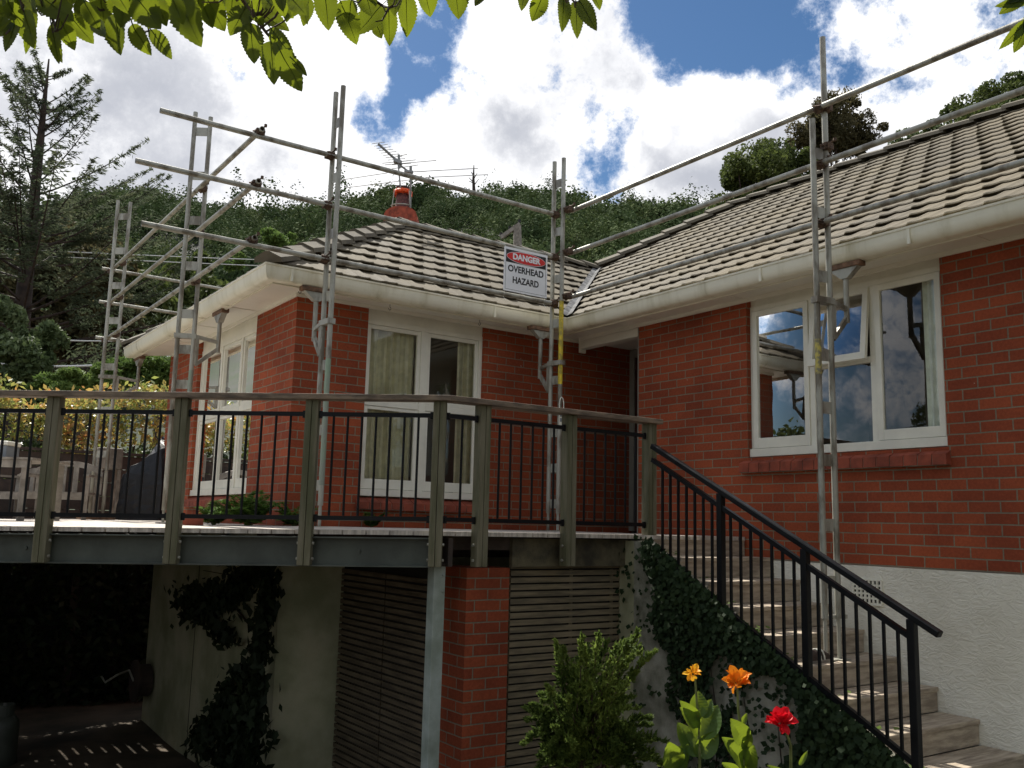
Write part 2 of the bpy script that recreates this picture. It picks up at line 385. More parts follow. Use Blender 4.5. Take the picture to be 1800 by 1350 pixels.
FORM = leaf_mat('forest_leaves', [(.030, .048, .022), (.052, .080, .032), (.080, .112, .042), (.14, .165, .060)], .12, .9, nscale=.04, namt=.76, spec=.05, tone=True)
def forest():
    rng = np.random.default_rng(3); out = []; tone = []
    n = 0
    while n < 2700:
        a = math.radians(rng.uniform(1, 62)); r = math.sqrt(rng.uniform(95**2, 302**2))
        z = hill_z(a, r); c = np.array([r*math.sin(a), r*math.cos(a), z])
        cr = rng.uniform(1.9, 4.4)*(1 if rng.random() > .12 else 1.35); hh = cr*rng.uniform(.8, 1.35)
        if rng.random() < .10: cr *= .7; hh *= 1.5
        k = int(np.clip(520*(170/r), 330, 760))
        d = rng.normal(size=(k, 3)); d[:, 2] = np.abs(d[:, 2])*.95-.15; d /= np.linalg.norm(d, axis=1)[:, None]
        lump = 1+.22*np.sin(d[:, :1]*5+n)+.18*np.sin(d[:, 1:2]*7+n*2)
        P = c+np.array([0, 0, hh*.55])+d*np.array([cr, cr, hh])*lump*rng.uniform(.35, .98, (k, 1))**.45
        out.append(cards(P, (.38 if r < 230 else .58)*cr/2.8, .85, rng, flat=d)); tone.append(np.full(k, rng.random())); n += 1
    return np.concatenate(out), np.concatenate(tone)
FV, FT = forest()
tag(card_mesh('forest', FV, FORM, tone=FT), 'dense dark green forest covering the hillside behind the house', 'forest', kind='stuff')

# ------------------------------------------------------------------ the house
WX, WY, LX = 6.8, 8.53, 3.32          # right wing wall, left wing front wall, left wing side wall
BT, FZ = 2.2, -.265                   # top of brickwork, top of the plaster foundation
RW0, RWE = -1.5, 7.38                 # right wing wall from y to y
house = thing('brick_house', 'red brick bungalow with a cream gutter and grey-brown tiled hip roof', 'house', (7, 9, -2.7))

# windows openings
s1 = 6.87/6.8
WR = dict(y0=3.905, y1=5.872, z0=.68)
WF = dict(x0=4.097, x1=5.535, z0=.245)
WS = dict(y0=9.66, y1=11.775, z0=.245)
mb = MB()
mb.box((LX, WY, -.1), (WF['x0'], WY+.1, BT)); mb.box((WF['x1'], WY, -.1), (7.75, WY+.1, BT)); mb.box((WF['x0'], WY, -.1), (WF['x1'], WY+.1, WF['z0']-.12))
mb.build('wall', BRICK, house)
mb = MB()
mb.box((LX, WY+.1, -.1), (LX+.1, WS['y0'], BT)); mb.box((LX, WS['y1'], -.1), (LX+.1, 13.1, BT)); mb.box((LX, WS['y0'], -.1), (LX+.1, WS['y1'], WS['z0']-.12)); mb.box((LX+.1, 13.0, -.1), (15.3, 13.1, BT))
mb.build('wall', BRICK, house)
mb = MB()
mb.box((WX, WR['y1'], FZ), (WX+.1, RWE, BT)); mb.box((WX, RW0, FZ), (WX+.1, WR['y0'], BT)); mb.box((WX, WR['y0'], FZ), (WX+.1, WR['y1'], WR['z0']-.012))
mb.box((WX+.1, RWE-.1, FZ), (7.75, RWE, BT)); mb.box((WX+.1, RW0, FZ), (15.3, RW0+.1, BT)); mb.box((15.2, RW0+.1, FZ), (15.3, 13.0, BT))
mb.build('wall', BRICK, house)
# foundations
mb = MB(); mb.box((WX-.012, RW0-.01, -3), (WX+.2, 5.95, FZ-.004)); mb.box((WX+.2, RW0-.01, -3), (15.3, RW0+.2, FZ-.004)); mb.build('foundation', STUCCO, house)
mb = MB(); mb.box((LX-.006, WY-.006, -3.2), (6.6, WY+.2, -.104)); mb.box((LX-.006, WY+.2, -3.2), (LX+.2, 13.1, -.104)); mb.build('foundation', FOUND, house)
# plaster joint grooves on the side foundation, as thin raised cover strips
mb = MB(); mb.box((LX-.010, 11.05, -3), (LX-.006, 11.058, -.2)); mb.box((LX-.010, 9.4, -.62), (LX-.006, 10.9, -.612)); mb.build('joint', DARKW, house)
# room surfaces: floor, ceiling, inner linings
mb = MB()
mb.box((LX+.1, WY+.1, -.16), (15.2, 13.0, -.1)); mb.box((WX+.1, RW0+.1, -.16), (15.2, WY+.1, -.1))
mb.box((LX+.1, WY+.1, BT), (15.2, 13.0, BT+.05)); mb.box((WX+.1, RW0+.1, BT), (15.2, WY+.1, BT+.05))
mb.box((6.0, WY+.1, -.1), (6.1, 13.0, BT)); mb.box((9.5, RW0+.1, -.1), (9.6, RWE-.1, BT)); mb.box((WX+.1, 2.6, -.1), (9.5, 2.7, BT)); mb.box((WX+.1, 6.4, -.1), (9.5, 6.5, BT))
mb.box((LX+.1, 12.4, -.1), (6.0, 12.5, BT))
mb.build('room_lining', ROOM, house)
# porch: white beam, ceiling, door in its frame
mb = MB(); mb.box((WX+.01, RWE+.003, 2.075), (WX+.12, WY-.12, BT-.012)); mb.box((WX+.01, WY-.12, 2.03), (WX+.10, WY-.09, 2.19))
mb.build('porch_beam', SOFF, house, bevel=.004)
mb = MB(); mb.box((WX+.125, RWE+.002, 2.19), (7.74, WY-.002, 2.23)); mb.build('porch_ceiling', SOFF, house)
mb = MB(); mb.box((7.70, RWE+.004, -.05), (7.75, RWE+.08, 2.18)); mb.box((7.70, WY-.085, -.05), (7.75, WY-.004, 2.18)); mb.box((7.70, RWE+.08, 2.08), (7.75, WY-.085, 2.18)); mb.build('door_frame', mat('grey_trim', (.26, .25, .21), .6, .1, 5), house)
mb = MB(); mb.box((7.72, RWE+.08, -.05), (7.75, WY-.085, 2.08)); d = mb.build('door', DOORM, house)
mb = MB(); mb.lathe((7.69, RWE+.16, 1.0), [(.01, -.02), (.025, 0), (.01, .02)], 10); mb.build('handle', ALU, d)
mb = MB(); mb.box((WX-.004, RWE+.002, FZ+.2), (WX+.095, RWE+.014, BT-.02)); mb.build('corner_trim', MATS['grey_trim'], house)

# soffit, gutter
GX, GY, GL = 6.326, 8.056, 2.81
def path(d, z): return [(GL+d, 13.69-d, z), (GL+d, GY+d, z), (GX+d, GY+d, z), (GX+d, -2.0, z)]
def sweep(mb, prof, close=True):
    n = len(prof); vs = []
    for d, z in prof: vs += path(d, z)
    fs = []
    for i in range(n if close else n-1):
        j = (i+1) % n
        for k in range(3): fs.append((i*4+k, i*4+k+1, j*4+k+1, j*4+k))
    for k in (0, 3): fs.append(tuple(i*4+k for i in range(n)))
    mb.add(vs, fs)
mb = MB(); sweep(mb, [(.012, 2.315), (.0, 2.322), (.0, 2.305), (.008, 2.30), (.010, 2.25), (.018, 2.215), (.032, 2.19), (.055, 2.175), (.085, 2.172), (.118, 2.172), (.118, 2.32), (.112, 2.32), (.112, 2.19), (.06, 2.19), (.035, 2.21), (.02, 2.25)])
for x, y, dx in ((3.07, GY, 0), (5.35, GY, 0), (GX, 5.3, 1), (GX, 3.87, 1)):        # gutter joints
    if dx: mb.box((x-.002, y-.012, 2.18), (x+.02, y+.012, 2.30))
    else: mb.box((x-.012, y-.002, 2.18), (x+.012, y+.02, 2.30))
mb.build('gutter', GUTM, house, smooth=True)
mb = MB(); sweep(mb, [(.12, 2.16), (.142, 2.16), (.142, 2.33), (.12, 2.33)]); mb.build('fascia', CREAM, house)
mb = MB(); sweep(mb, [(.143, 2.203), (.70, 2.203), (.70, 2.215), (.143, 2.215)])
mb.build('soffit', SOFF, house)
mb = MB()     # frieze strip under the soffit along the walls, cover battens
mb.box((LX-.02, WY-.022, 2.165), (7.0, WY-.002, 2.202)); mb.box((LX-.022, WY-.02, 2.165), (LX-.002, 13.0, 2.202)); mb.box((WX-.022, RW0, 2.165), (WX-.002, WY-.13, 2.202))
for x in (4.6, 5.9): mb.box((x-.02, GY+.15, 2.196), (x+.02, WY-.03, 2.202))
for y in (9.6, 10.8, 12.0): mb.box((GL+.15, y-.02, 2.196), (LX-.03, y+.02, 2.202))
for y in (7.1, 5.9, 4.7, 3.5, 2.3): mb.box((GX+.15, y-.02, 2.196), (WX-.03, y+.02, 2.202))
mb.build('frieze', SOFF, house)
for p in ((3.25, 8.3, 2.2), (4.25, 8.36, 2.2), (5.35, 8.36, 2.2)):
    mb = MB(); mb.tube([Vector(p)+Vector((0, 0, q)) + Vector((rr*1.0, 0, 0)) for q, rr in ((0, 0), (-.025, 0), (-.035, .012), (-.05, .012), (-.06, 0), (-.05, -.012), (-.04, -.014))], .003, 6); mb.build('hook', DKBARK, house)

# windows: boxes given in (along, up, depth) on a wall plane
def wbox(mb, orient, a0, a1, z0, z1, d0, d1):
    """orient 'x': wall x=const facing -X, a is y; 'y': wall y=const facing -Y, a is x; d = depth behind the wall face"""
    p, q, kind = orient
    if kind == 'x': mb.box((p+d0, a0, z0), (p+d1, a1, z1))
    else: mb.box((a0, p+d0, z0), (a1, p+d1, z1))
def sash(parent, orient, a0, a1, z0, z1, d, stile=.05, bot=.075, name='sash', top=None, tint=GLASS):
    m = MB(); top = top or stile
    wbox(m, orient, a0, a0+stile, z0, z1, d, d+.035); wbox(m, orient, a1-stile, a1, z0, z1, d, d+.035)
    wbox(m, orient, a0+stile, a1-stile, z0, z0+bot, d+.001, d+.034); wbox(m, orient, a0+stile, a1-stile, z1-top, z1, d+.001, d+.034)
    o = m.build(name, WIN, parent, bevel=.003)
    g = MB(); p, q, kind = orient
    if kind == 'x': g.quad((p+d+.02, a0+stile, z0+bot), (p+d+.02, a1-stile, z0+bot), (p+d+.02, a1-stile, z1-top), (p+d+.02, a0+stile, z1-top))
    else: g.quad((a0+stile, p+d+.02, z0+bot), (a1-stile, p+d+.02, z0+bot), (a1-stile, p+d+.02, z1-top), (a0+stile, p+d+.02, z1-top))
    g.build('pane', tint, o)
    return o
def brick_sill(parent, orient, a0, a1, ztop, zbot, out):
    p, q, kind = orient; m = MB(); n = max(4, int((a1-a0)/.118)); st = (a1-a0)/n
    for i in range(n):
        b0 = a0+i*st+.004; b1 = a0+(i+1)*st-.004; j = random.uniform(-.003, .003)
        pr = [(.07, ztop), (-out, ztop-.06+j), (-out-.004, zbot+.004+j), (.07, zbot+.004)]
        if kind == 'x': m.prism([(p+d_, b0, z_) for d_, z_ in pr], (0, b1-b0, 0))
        else: m.prism([(b0, p+d_, z_) for d_, z_ in pr], (b1-b0, 0, 0))
    o = m.build('sill', SILLB, parent)
    mm = MB(); pr = [(.07, ztop-.006), (-out+.008, ztop-.066), (-out+.004, zbot+.001), (.07, zbot+.001)]
    if kind == 'x': mm.prism([(p+d_, a0+.01, z_) for d_, z_ in pr], (0, a1-a0-.02, 0))
    else: mm.prism([(a0+.01, p+d_, z_) for d_, z_ in pr], (a1-a0-.02, 0, 0))
    mm.build('mortar', CONC, o)
    return o
# right wing window: casement, awning over fixed light, casement
OR = (WX, 0, 'x'); D0 = .055
m = MB(); y0, y1, z0 = WR['y0'], WR['y1'], WR['z0']; zh = 2.075
wbox(m, OR, y0, y1, z0-.004, z0+.07, D0-.03, D0+.06); wbox(m, OR, y1-.035, y1, z0+.07, zh, D0, D0+.06); wbox(m, OR, y0, y0+.03, z0+.07, zh, D0, D0+.06)
wbox(m, OR, y0, y1, zh, zh+.05, D0, D0+.06)
for ya, yb in ((5.20, 5.145), (4.585, 4.525)): wbox(m, OR, yb, ya, z0+.07, zh, D0+.002, D0+.06)
wbox(m, OR, 4.585, 5.145, 1.425, 1.475, D0+.004, D0+.058); wbox(m, OR, y0, y1, zh+.05, 2.2, D0+.012, D0+.05)
wr = m.build('window', WIN, house, bevel=.003)
sash(wr, OR, 5.20, y1-.035, z0+.075, zh-.003, D0-.012, .052, .095)
sash(wr, OR, y0+.03, 4.525, z0+.075, zh-.003, D0-.012, .052, .085)
m = MB(); g = MB(); 
g.quad((WX+D0+.03, 4.585, z0+.07), (WX+D0+.03, 5.145, z0+.07), (WX+D0+.03, 5.145, 1.425), (WX+D0+.03, 4.585, 1.425)); g.build('pane', GLASS, wr)
m = MB(); g = MB()      # awning sash pushed open a little at its foot
hz, hx = zh-.004, WX+D0-.004
def aw(y, z, d): a = math.radians(7); L = hz-z; return (hx-L*math.sin(a)+d*math.cos(a), y, hz-L*math.cos(a)-d*math.sin(a))
def awbar(ya, yb, za, zb):
    c = [aw(y, z, d) for d in (-.012, .022) for (y, z) in ((ya, za), (yb, za), (yb, zb), (ya, zb))]
    m.add(c, [(0, 1, 2, 3), (7, 6, 5, 4), (0, 4, 5, 1), (1, 5, 6, 2), (2, 6, 7, 3), (3, 7, 4, 0)])
awbar(4.575, 4.625, 1.44, hz); awbar(5.105, 5.155, 1.44, hz); awbar(4.625, 5.105, 1.44, 1.50); awbar(4.625, 5.105, hz-.045, hz)
aws = m.build('awning_sash', WIN, wr); g.quad(aw(4.625, 1.5, .005), aw(5.105, 1.5, .005), aw(5.105, hz-.045, .005), aw(4.625, hz-.045, .005)); g.build('pane', GLASS, aws)
brick_sill(wr, OR, 3.88, 5.93, .672, .525, .065)
# left wing front window: two tall lights with a low transom
OF = (WY, 0, 'y'); m = MB(); x0, x1, z0 = WF['x0'], WF['x1'], WF['z0']; zh = 2.02
wbox(m, OF, x0, x1, z0, z0+.07, D0-.035, D0+.06); wbox(m, OF, x0, x0+.025, z0+.07, zh, D0-.01, D0+.06); wbox(m, OF, x1-.045, x1, z0+.07, zh, D0-.01, D0+.06)
wbox(m, OF, x0, x1, zh, zh+.05, D0-.01, D0+.06); wbox(m, OF, x0, x1, zh+.05, 2.2, D0-.002, D0+.05); wbox(m, OF, 4.755, 4.835, z0+.07, zh, D0-.008, D0+.06)
wbox(m, OF, x0+.025, 4.755, 1.17, 1.235, D0-.006, D0+.06); wbox(m, OF, 4.835, x1-.045, 1.17, 1.235, D0-.006, D0+.06)
wf = m.build('window', WIN, house, bevel=.003)
for a0, a1 in ((x0+.025, 4.755), (4.835, x1-.045)):
    sash(wf, OF, a0, a1, z0+.075, 1.168, D0+.004, .042, .10, top=.035); sash(wf, OF, a0, a1, 1.237, zh-.002, D0+.004, .042, .045)
brick_sill(wf, OF, x0-.05, x1+.04, z0-.008, .105, .065)
# left wing side window: three lights
OS = (LX, 0, 'x'); m = MB(); y0, y1, z0 = WS['y0'], WS['y1'], WS['z0']
wbox(m, OS, y0, y1, z0, z0+.07, D0-.035, D0+.06)
ysp = [y0+.03, 10.22, 10.28, 10.94, 11.0, y1-.04]
for a, b in ((y0, y0+.03), (10.22, 10.28), (10.94, 11.0), (y1-.04, y1)): wbox(m, OS, a, b, z0+.07, zh, D0-.008, D0+.06)
wbox(m, OS, y0, y1, zh, zh+.05, D0-.01, D0+.06); wbox(m, OS, y0, y1, zh+.05, 2.2, D0-.002, D0+.05)
for i in (0, 2, 4): wbox(m, OS, ysp[i], ysp[i+1], 1.17, 1.235, D0-.006, D0+.06)
wsd = m.build('window', WIN, house, bevel=.003)
for i in (0, 2, 4):
    sash(wsd, OS, ysp[i], ysp[i+1], z0+.075, 1.168, D0+.004, .042, .10, top=.035); sash(wsd, OS, ysp[i], ysp[i+1], 1.237, zh-.002, D0+.004, .042, .045)
brick_sill(wsd, OS, y0-.05, y1+.04, z0-.008, .105, .065)

# curtains hang inside: things of their own
def curtain(label, m_, p, q, z0, z1, folds, amp, group=None):
    p, q = Vector(p), Vector(q); n = folds*10; d = (q-p); nrm = Vector((-d.y, d.x, 0)).normalized(); mb = MB(); vs = []
    for j in range(7):
        for i in range(n+1):
            t = i/n; k = 1+.25*math.sin(j*.9+i*.31)
            o = nrm*amp*k*(math.sin(t*folds*2*math.pi)+.35*math.sin(t*folds*4.7*math.pi+1)); v = p+d*t+o; vs.append((v.x, v.y, z0+(z1-z0)*j/6))
    mb.add(vs, [(j*(n+1)+i, j*(n+1)+i+1, (j+1)*(n+1)+i+1, (j+1)*(n+1)+i) for j in range(6) for i in range(n)])
    return tag(mb.build('curtain', m_, smooth=True), label, 'curtain', group)
curtain('wide cream curtain drawn across the left pane of the tall front window', CURT, (4.11, 8.68, 0), (4.72, 8.68, 0), .2, 2.1, 7, .022)
curtain('narrow cream curtain bunched at the right edge of the tall front window', CURT, (5.28, 8.68, 0), (5.50, 8.68, 0), .2, 2.1, 3, .022)
curtain('pale sheer curtain gathered at the right end of the three-part window', CURTW, (6.945, 3.88, 0), (6.945, 4.14, 0), .6, 2.1, 3, .02)
curtain('cream curtain behind the near pane of the side bay window', CURT, (3.50, 9.70, 0), (3.50, 10.0, 0), .2, 2.1, 3, .02)
curtain('cream curtain behind the far pane of the side bay window', CURT, (3.50, 11.35, 0), (3.50, 11.75, 0), .2, 2.1, 4, .02)

# ------------------------------------------------------------------ roof of pressed metal tiles
TAN = .60; CS = 1/math.hypot(1, TAN); SN = TAN*CS
def prof(u):
    q = (u/.30) % 1.0
    return .007*q**1.6 - .004*np.sin(np.pi*np.minimum(1, q*1.9)) + .004*np.exp(-((q-.52)/.09)**2) + .004*np.exp(-((q-.95)/.07)**2)
def tile_face(O, e, upx, L, a, b, name, gauge=.33):
    O = np.array(O, float); e = np.array(e, float); s = np.array([upx[0]*CS, upx[1]*CS, SN]); nrm = np.cross(e, s); nrm = nrm*(1 if nrm[2] > 0 else -1)
    V = []; F = []; rng = np.random.default_rng(5)
    k = 0
    while k*gauge < L-.02:
        t0 = k*gauge; t1 = min(t0+gauge+.012, L)
        lo = min(a(t0), a(t1)); hi = max(b(t0), b(t1))
        if hi-lo < .05: break
        ug = np.arange(math.floor(lo/.015)*.015, hi+.015, .015)
        u0 = np.clip(ug, a(t0), b(t0)); u1 = np.clip(ug, a(t1), b(t1)); n = len(ug)
        joint = (np.floor(ug/.30+.5*k)*7.13) % 1.0
        lift = .004*joint
        ph = .15*(k % 2)
        rows = [(t0+.05, u0, prof(u0+ph)-.012), (t0, u0, prof(u0+ph)+.022+lift), (t0+.010, u0, prof(u0+ph)+.031+lift), (t1+.05, u1, prof(u1+ph)+.002)]
        base = sum(len(x) for x in V)
        for t, u, h in rows: V.append(O+u[:, None]*e+t*s+h[:, None]*nrm)
        for r in range(3):
            for i in range(n-1):
                q = base+r*n+i; F.append((q, q+1, q+n+1, q+n))
        k += 1
    V = np.concatenate(V)
    m = MB(); m.v = [tuple(v) for v in V]; m.f = F
    return m
ZE = 2.325
roof = MB()
cl = lambda t: t*CS
LF = 2.79/CS
f = tile_face((0, GY+.055, ZE), (1, 0, 0), (0, 1), LF, lambda t: GL+.06+cl(t), lambda t: GX-.03+cl(t), 'front'); roof.add(f.v, f.f)
f = tile_face((GL+.055, 0, ZE), (0, 1, 0), (1, 0), 2.80/CS, lambda t: GY+.06+cl(t), lambda t: 13.63-cl(t), 'hip_end'); roof.add(f.v, f.f)
def rb(t):
    c = cl(t)
    return GY-.03+c if c < 2.79 else 10.80-(c-2.79)*1.1/1.93
f = tile_face((GX+.055, 0, ZE), (0, 1, 0), (1, 0), 4.70/CS, lambda t: -1.95+cl(t), rb, 'west'); roof.add(f.v, f.f)
ro = roof.build('roof', TILE, house)
zr1 = ZE+TAN*2.79; zr2 = ZE+TAN*4.70
mb = MB()     # the slopes turned away, plain sheets a little below
mb.quad((GL, 13.69, ZE), (GL+2.80, 10.87, zr1), (9.2, 10.87, zr1), (9.2, 13.69, ZE))
mb.quad((9.12, 10.86, zr1), (11.03, 9.75, zr2), (13, 11.5, 3.9), (15.7, 13.7, ZE), (9.2, 13.69, ZE))
mb.quad((11.03, 9.75, zr2), (11.03, 2.7, zr2), (15.73, -2, ZE), (15.73, 13.7, ZE)); mb.quad((11.03, 2.7, zr2), (GX, -2, ZE), (15.73, -2, ZE))
mb.build('roof_slope', TILE, ro)
# ridge and hip caps
mb = MB()
def caps(p, q, wdt=.13, hgt=.075, step=.40):
    p, q = Vector(p), Vector(q); L = (q-p).length; d = (q-p).normalized(); sdv = d.cross(Vector((0, 0, 1))).normalized(); up = sdv.cross(d).normalized(); n = int(L/step)
    for i in range(n+1):
        a = p+d*(i*step-.03); b = p+d*min((i+1)*step+.02, L); hh = hgt*random.uniform(.95, 1.05)
        def ring(c, lift, ww): return [c-sdv*ww+up*(lift-.05), c-sdv*ww*.97+up*(lift-.005), c-sdv*.02+up*(hh*.72+lift), c+sdv*.02+up*(hh*.72+lift), c+sdv*ww*.97+up*(lift-.005), c+sdv*ww+up*(lift-.05)]
        r0 = ring(a, .034, wdt*1.04); r1 = ring(b, .0, wdt)
        mb.add(r0+r1, [(k, k+1, 7+k, 6+k) for k in range(5)]+[(5, 4, 3, 2, 1, 0), (6, 7, 8, 9, 10, 11)])
caps((GL+.05, GY+.05, ZE+.03), (GL+2.83, GY+2.83, zr1+.02)); caps((GL+2.8, 10.86, zr1), (9.2, 10.86, zr1)); caps((GL+.05, 13.64, ZE+.03), (GL+2.8, 10.89, zr1+.045))
caps((9.12, 10.83, zr1+.045), (11.03, 9.74, zr2+.045)); caps((11.03, 9.75, zr2+.02), (11.03, 2.7, zr2+.02)); caps((GX+.05, -1.95, ZE+.03), (11.03, 2.7, zr2+.045))
mb.build('ridge_cap', CAPM, ro)
mb = MB(); a = Vector((GX-.02, GY-.02, ZE+.012)); b = Vector((GX+2.79, GY+2.79, zr1+.015)); sv = Vector((1, -1, 0)).normalized()
mb.add([a-sv*.06+Vector((0, 0, .03)), a, a+sv*.06+Vector((0, 0, .03)), b-sv*.06+Vector((0, 0, .03)), b, b+sv*.06+Vector((0, 0, .03))], [(0, 1, 4, 3), (1, 2, 5, 4)])
mb.build('valley_flashing', VALM, ro)

# chimney behind the ridge
cb = ony(11.35, 706, 392)
ch = MB()
KS = .70
pr = [(-.33, -.9), (-.33, .10), (-.30, .17), (-.22, .235), (-.12, .27), (.12, .27), (.22, .235), (.30, .17), (.33, .10), (.33, -.9)]
dx = Vector((CR.x, CR.y, 0)).normalized(); dy = Vector((-dx.y, dx.x, 0))
ch.prism([cb+dx*a*KS+Vector((0, 0, b*KS))-dy*.17 for a, b in pr], dy*.34)
cho = ch.build('chimney', CHIM, ro)
m = MB(); m.lathe(cb+Vector((0, 0, .265*KS)), [(a*KS, b*KS) for a, b in [(.165, 0), (.15, .05), (.135, .2), (.125, .34), (.12, .36)]], 20); m.build('chimney_pot', POTM, ro, smooth=True)
m = MB(); m.lathe(cb+Vector((0, 0, .60*KS)), [(a*KS, b*KS) for a, b in [(.13, 0), (.19, .01), (.20, .05), (.175, .085), (.15, .07), (.12, .06)]], 20)
for a in range(9):
    t = a*.7; c = cb+Vector((.18*math.cos(t), .18*math.sin(t), .62))*KS; m.add([c+Vector(q)*KS for q in ((-.03, -.03, -.05), (.03, .03, -.06), (.035, .03, .05), (-.03, -.03, .06))], [(0, 1, 2, 3)])
m.build('pot_collar', ORANGE, ro)
m = MB()
for sx in (-1, 1): m.tube([cb+(dx*.07*sx+Vector((0, 0, .63)))*KS, cb+(dx*.07*sx+Vector((0, 0, .76)))*KS], .062*KS, 12)
m.tube([cb+(Vector((-.02, 0, .77))+dx*a)*KS for a in (-.12, 0, .1)], .03*KS, 8)
m.build('cowl', DARKF, ro)
m = MB(); m.tube([cb+(dx*a+Vector((0, 0, b))-dy*.2)*KS for a, b in ((-.19, .2), (-.15, .62))], .008, 6); m.tube([cb+(dx*a+Vector((0, 0, b))-dy*.2)*KS for a, b in ((.19, .2), (.15, .62))], .008, 6)
m.tube([cb+(dx*(.2*math.cos(t))+Vector((0, 0, .28+.05*math.sin(t)))-dy*.22)*KS for t in [math.pi*i/8 for i in range(9)]], .009, 6); m.build('strap', GALV, ro)
# TV aerials
ae = thing('television_aerial', 'rooftop television aerial with long thin rods beside the orange-collared chimney', 'aerial', cb)
D_ = cb.dot(CF)
def A(x, y, k=0): return at(x, y, D_+k)
m = MB(); m.tube([A(704, 330), A(700, 290)], .012, 6); m.tube([A(721, 395), A(722, 292)], .016, 6); m.build('mast', ALU, ae)
m = MB(); m.tube([A(665, 253), A(706, 290)], .018, 6); m.bar(A(693, 282), A(705, 287), .10, .05)
for i in range(10):
    t = i/9; c = A(665+41*t, 253+37*t); hl = .10+.05*t
    m.tube([c-dx*hl*.9-Vector((0, 0, .0)), c+dx*hl*.9+Vector((0, 0, .03))], .005, 5)
m.tube([A(690, 277), A(716, 271)], .006, 5); m.tube([A(702, 296), A(701, 272)], .02, 6); m.build('short_array', ALU, ae)
m = MB(); m.tube([A(700, 288), A(724, 306)], .014, 6); m.tube([A(722, 306), A(722, 292)], .022, 6); m.bar(A(711, 301), A(726, 303), .06, .03)
for (xa, ya, xb, yb) in ((672, 287, 731, 281), (676, 290, 767, 282), (602, 316, 681, 304), (609, 330, 722, 316), (726, 302, 840, 296), (728, 302, 750, 301), (748, 312, 858, 307), (680, 298, 735, 290)):
    m.tube([A(xa, ya), A(xb, yb)], .0055, 5)
m.build('long_array', ALU, ae)

# vent grille in the foundation
v = thing('wall_vent', 'square white vent grille with rows of holes in the stucco foundation', 'vent', (WX, 4.65, -.46))
m = MB(); va, vb, vz0, vz1 = 4.50, 4.76, -.56, -.385; fx = WX-.030
m.box((fx, va, vz0-.02), (WX-.012, vb, vz0)); m.box((fx, va, vz1), (WX-.012, vb, vz1+.014)); 
ny_, nz_ = 7, 5; sy_, sz_ = (vb-va)/ny_, (vz1-vz0)/nz_
for i in range(ny_+1): y = va+i*sy_; m.box((fx, y-.008, vz0), (WX-.012, y+.008, vz1))
for j in range(1, nz_): z = vz0+j*sz_; m.box((fx+.001, va, z-.008), (WX-.012, vb, z+.008))
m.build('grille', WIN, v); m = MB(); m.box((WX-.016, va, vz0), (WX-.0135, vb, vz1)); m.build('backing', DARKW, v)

# ------------------------------------------------------------------ deck
def zdk(x): return -.068 - .0165*max(0, 3.45-x)
EA = Vector((-4.6, 11.77)); EB = Vector((3.58, 6.07)); EC = (5.62, 6.05)         # front edge of the deck seen from above
def edge_y(x): return EB.y+(EB.x-x)*(EA.y-EB.y)/(EB.x-EA.x) if x < EB.x else EB.y-.01
deck = thing('timber_deck', 'raised timber deck on a grey steel edge beam along the brick house', 'deck', (2, 9, -.07))
m = MB(); x = -4.6; BW = .146
rr = random.Random(4)
while x < 6.78:
    x2 = x+BW-.011
    yb = 14.75 if x2 < LX-.02 else (WY-.02 if x2 < 6.78 else WY-.02)
    if LX-.1 < x2 < LX+.14: yb = WY-.02 if x > LX-.15 else 14.75
    j = rr.uniform(-.006, .006)
    f0, f1 = (edge_y(x)+j, edge_y(x2)+j) if x < 5.60 else (5.90, 5.90)
    za, zb = zdk(x), zdk(x2); h = .034
    m.add([(x, f0, za-h), (x2, f1, zb-h), (x2, yb, zb-h), (x, yb, za-h), (x, f0, za), (x2, f1, zb), (x2, yb, zb), (x, yb, za)],
          [(0, 3, 2, 1), (4, 5, 6, 7), (0, 1, 5, 4), (1, 2, 6, 5), (2, 3, 7, 6), (3, 0, 4, 7)])
    x += BW
m.build('floor_boards', DECKW, deck)
U1 = Vector((EB.x-EA.x, EB.y-EA.y, 0)).normalized(); N1 = Vector((U1.y, -U1.x, 0))      # along the slanted edge; outward
def ep(t, out, dz): p = Vector((EB.x, EB.y, 0))-U1*t; return Vector((p.x+N1.x*out, p.y+N1.y*out, zdk(p.x)+dz))
m = MB()
for o0, o1, d0, d1 in ((-.045, -.035, -.05, -.268), (-.034, .035, -.050, -.060), (-.034, .035, -.258, -.268)):
    pts = [ep(.05, o0, d0), ep(.05, o1, d0), ep(.05, o1, d1), ep(.05, o0, d1)]; q = [ep(9.9, o0, d0), ep(9.9, o1, d0), ep(9.9, o1, d1), ep(9.9, o0, d1)]
    m.add(pts+q, [(0, 1, 2, 3), (7, 6, 5, 4), (0, 4, 5, 1), (1, 5, 6, 2), (2, 6, 7, 3), (3, 7, 4, 0)])
for t in (.6, 1.95, 3.1): 
    c = ep(t, -.034, -.16); m.tube([c, c+N1*.014], .014, 8)
m.build('steel_beam', STEELG, deck)
m = MB()        # short return beam at the corner, bearers and joists under the boards
m.box((3.66, 6.06, -.33), (3.70, 6.40, -.12)); m.box((3.60, 6.10, -.325), (3.70, 6.13, -.31))
m.box((3.72, 6.20, -.21), (5.66, 6.245, -.105)); m.build('return_beam', DARKF, deck)
m = MB()
for y in (7.0, 8.3): m.box((3.0, y, -.30), (6.6, y+.05, -.115))
for k in range(8):
    a = ep(.3+.9*k, -.1, -.15); m.bar((a.x, a.y, a.z-.03), (a.x+1.6, min(13.8, a.y+3.2), -.24), .05, .12)
for y in (9.6, 10.8, 12.0, 13.2): m.box((max(-4.2, -2.2-(y-10)*1.2), y, -.34), (LX-.05, y+.05, -.24))
m.build('joist', DARKF, deck)
m = MB(); cx, cy = 3.66, 6.22      # painted steel square post under the corner
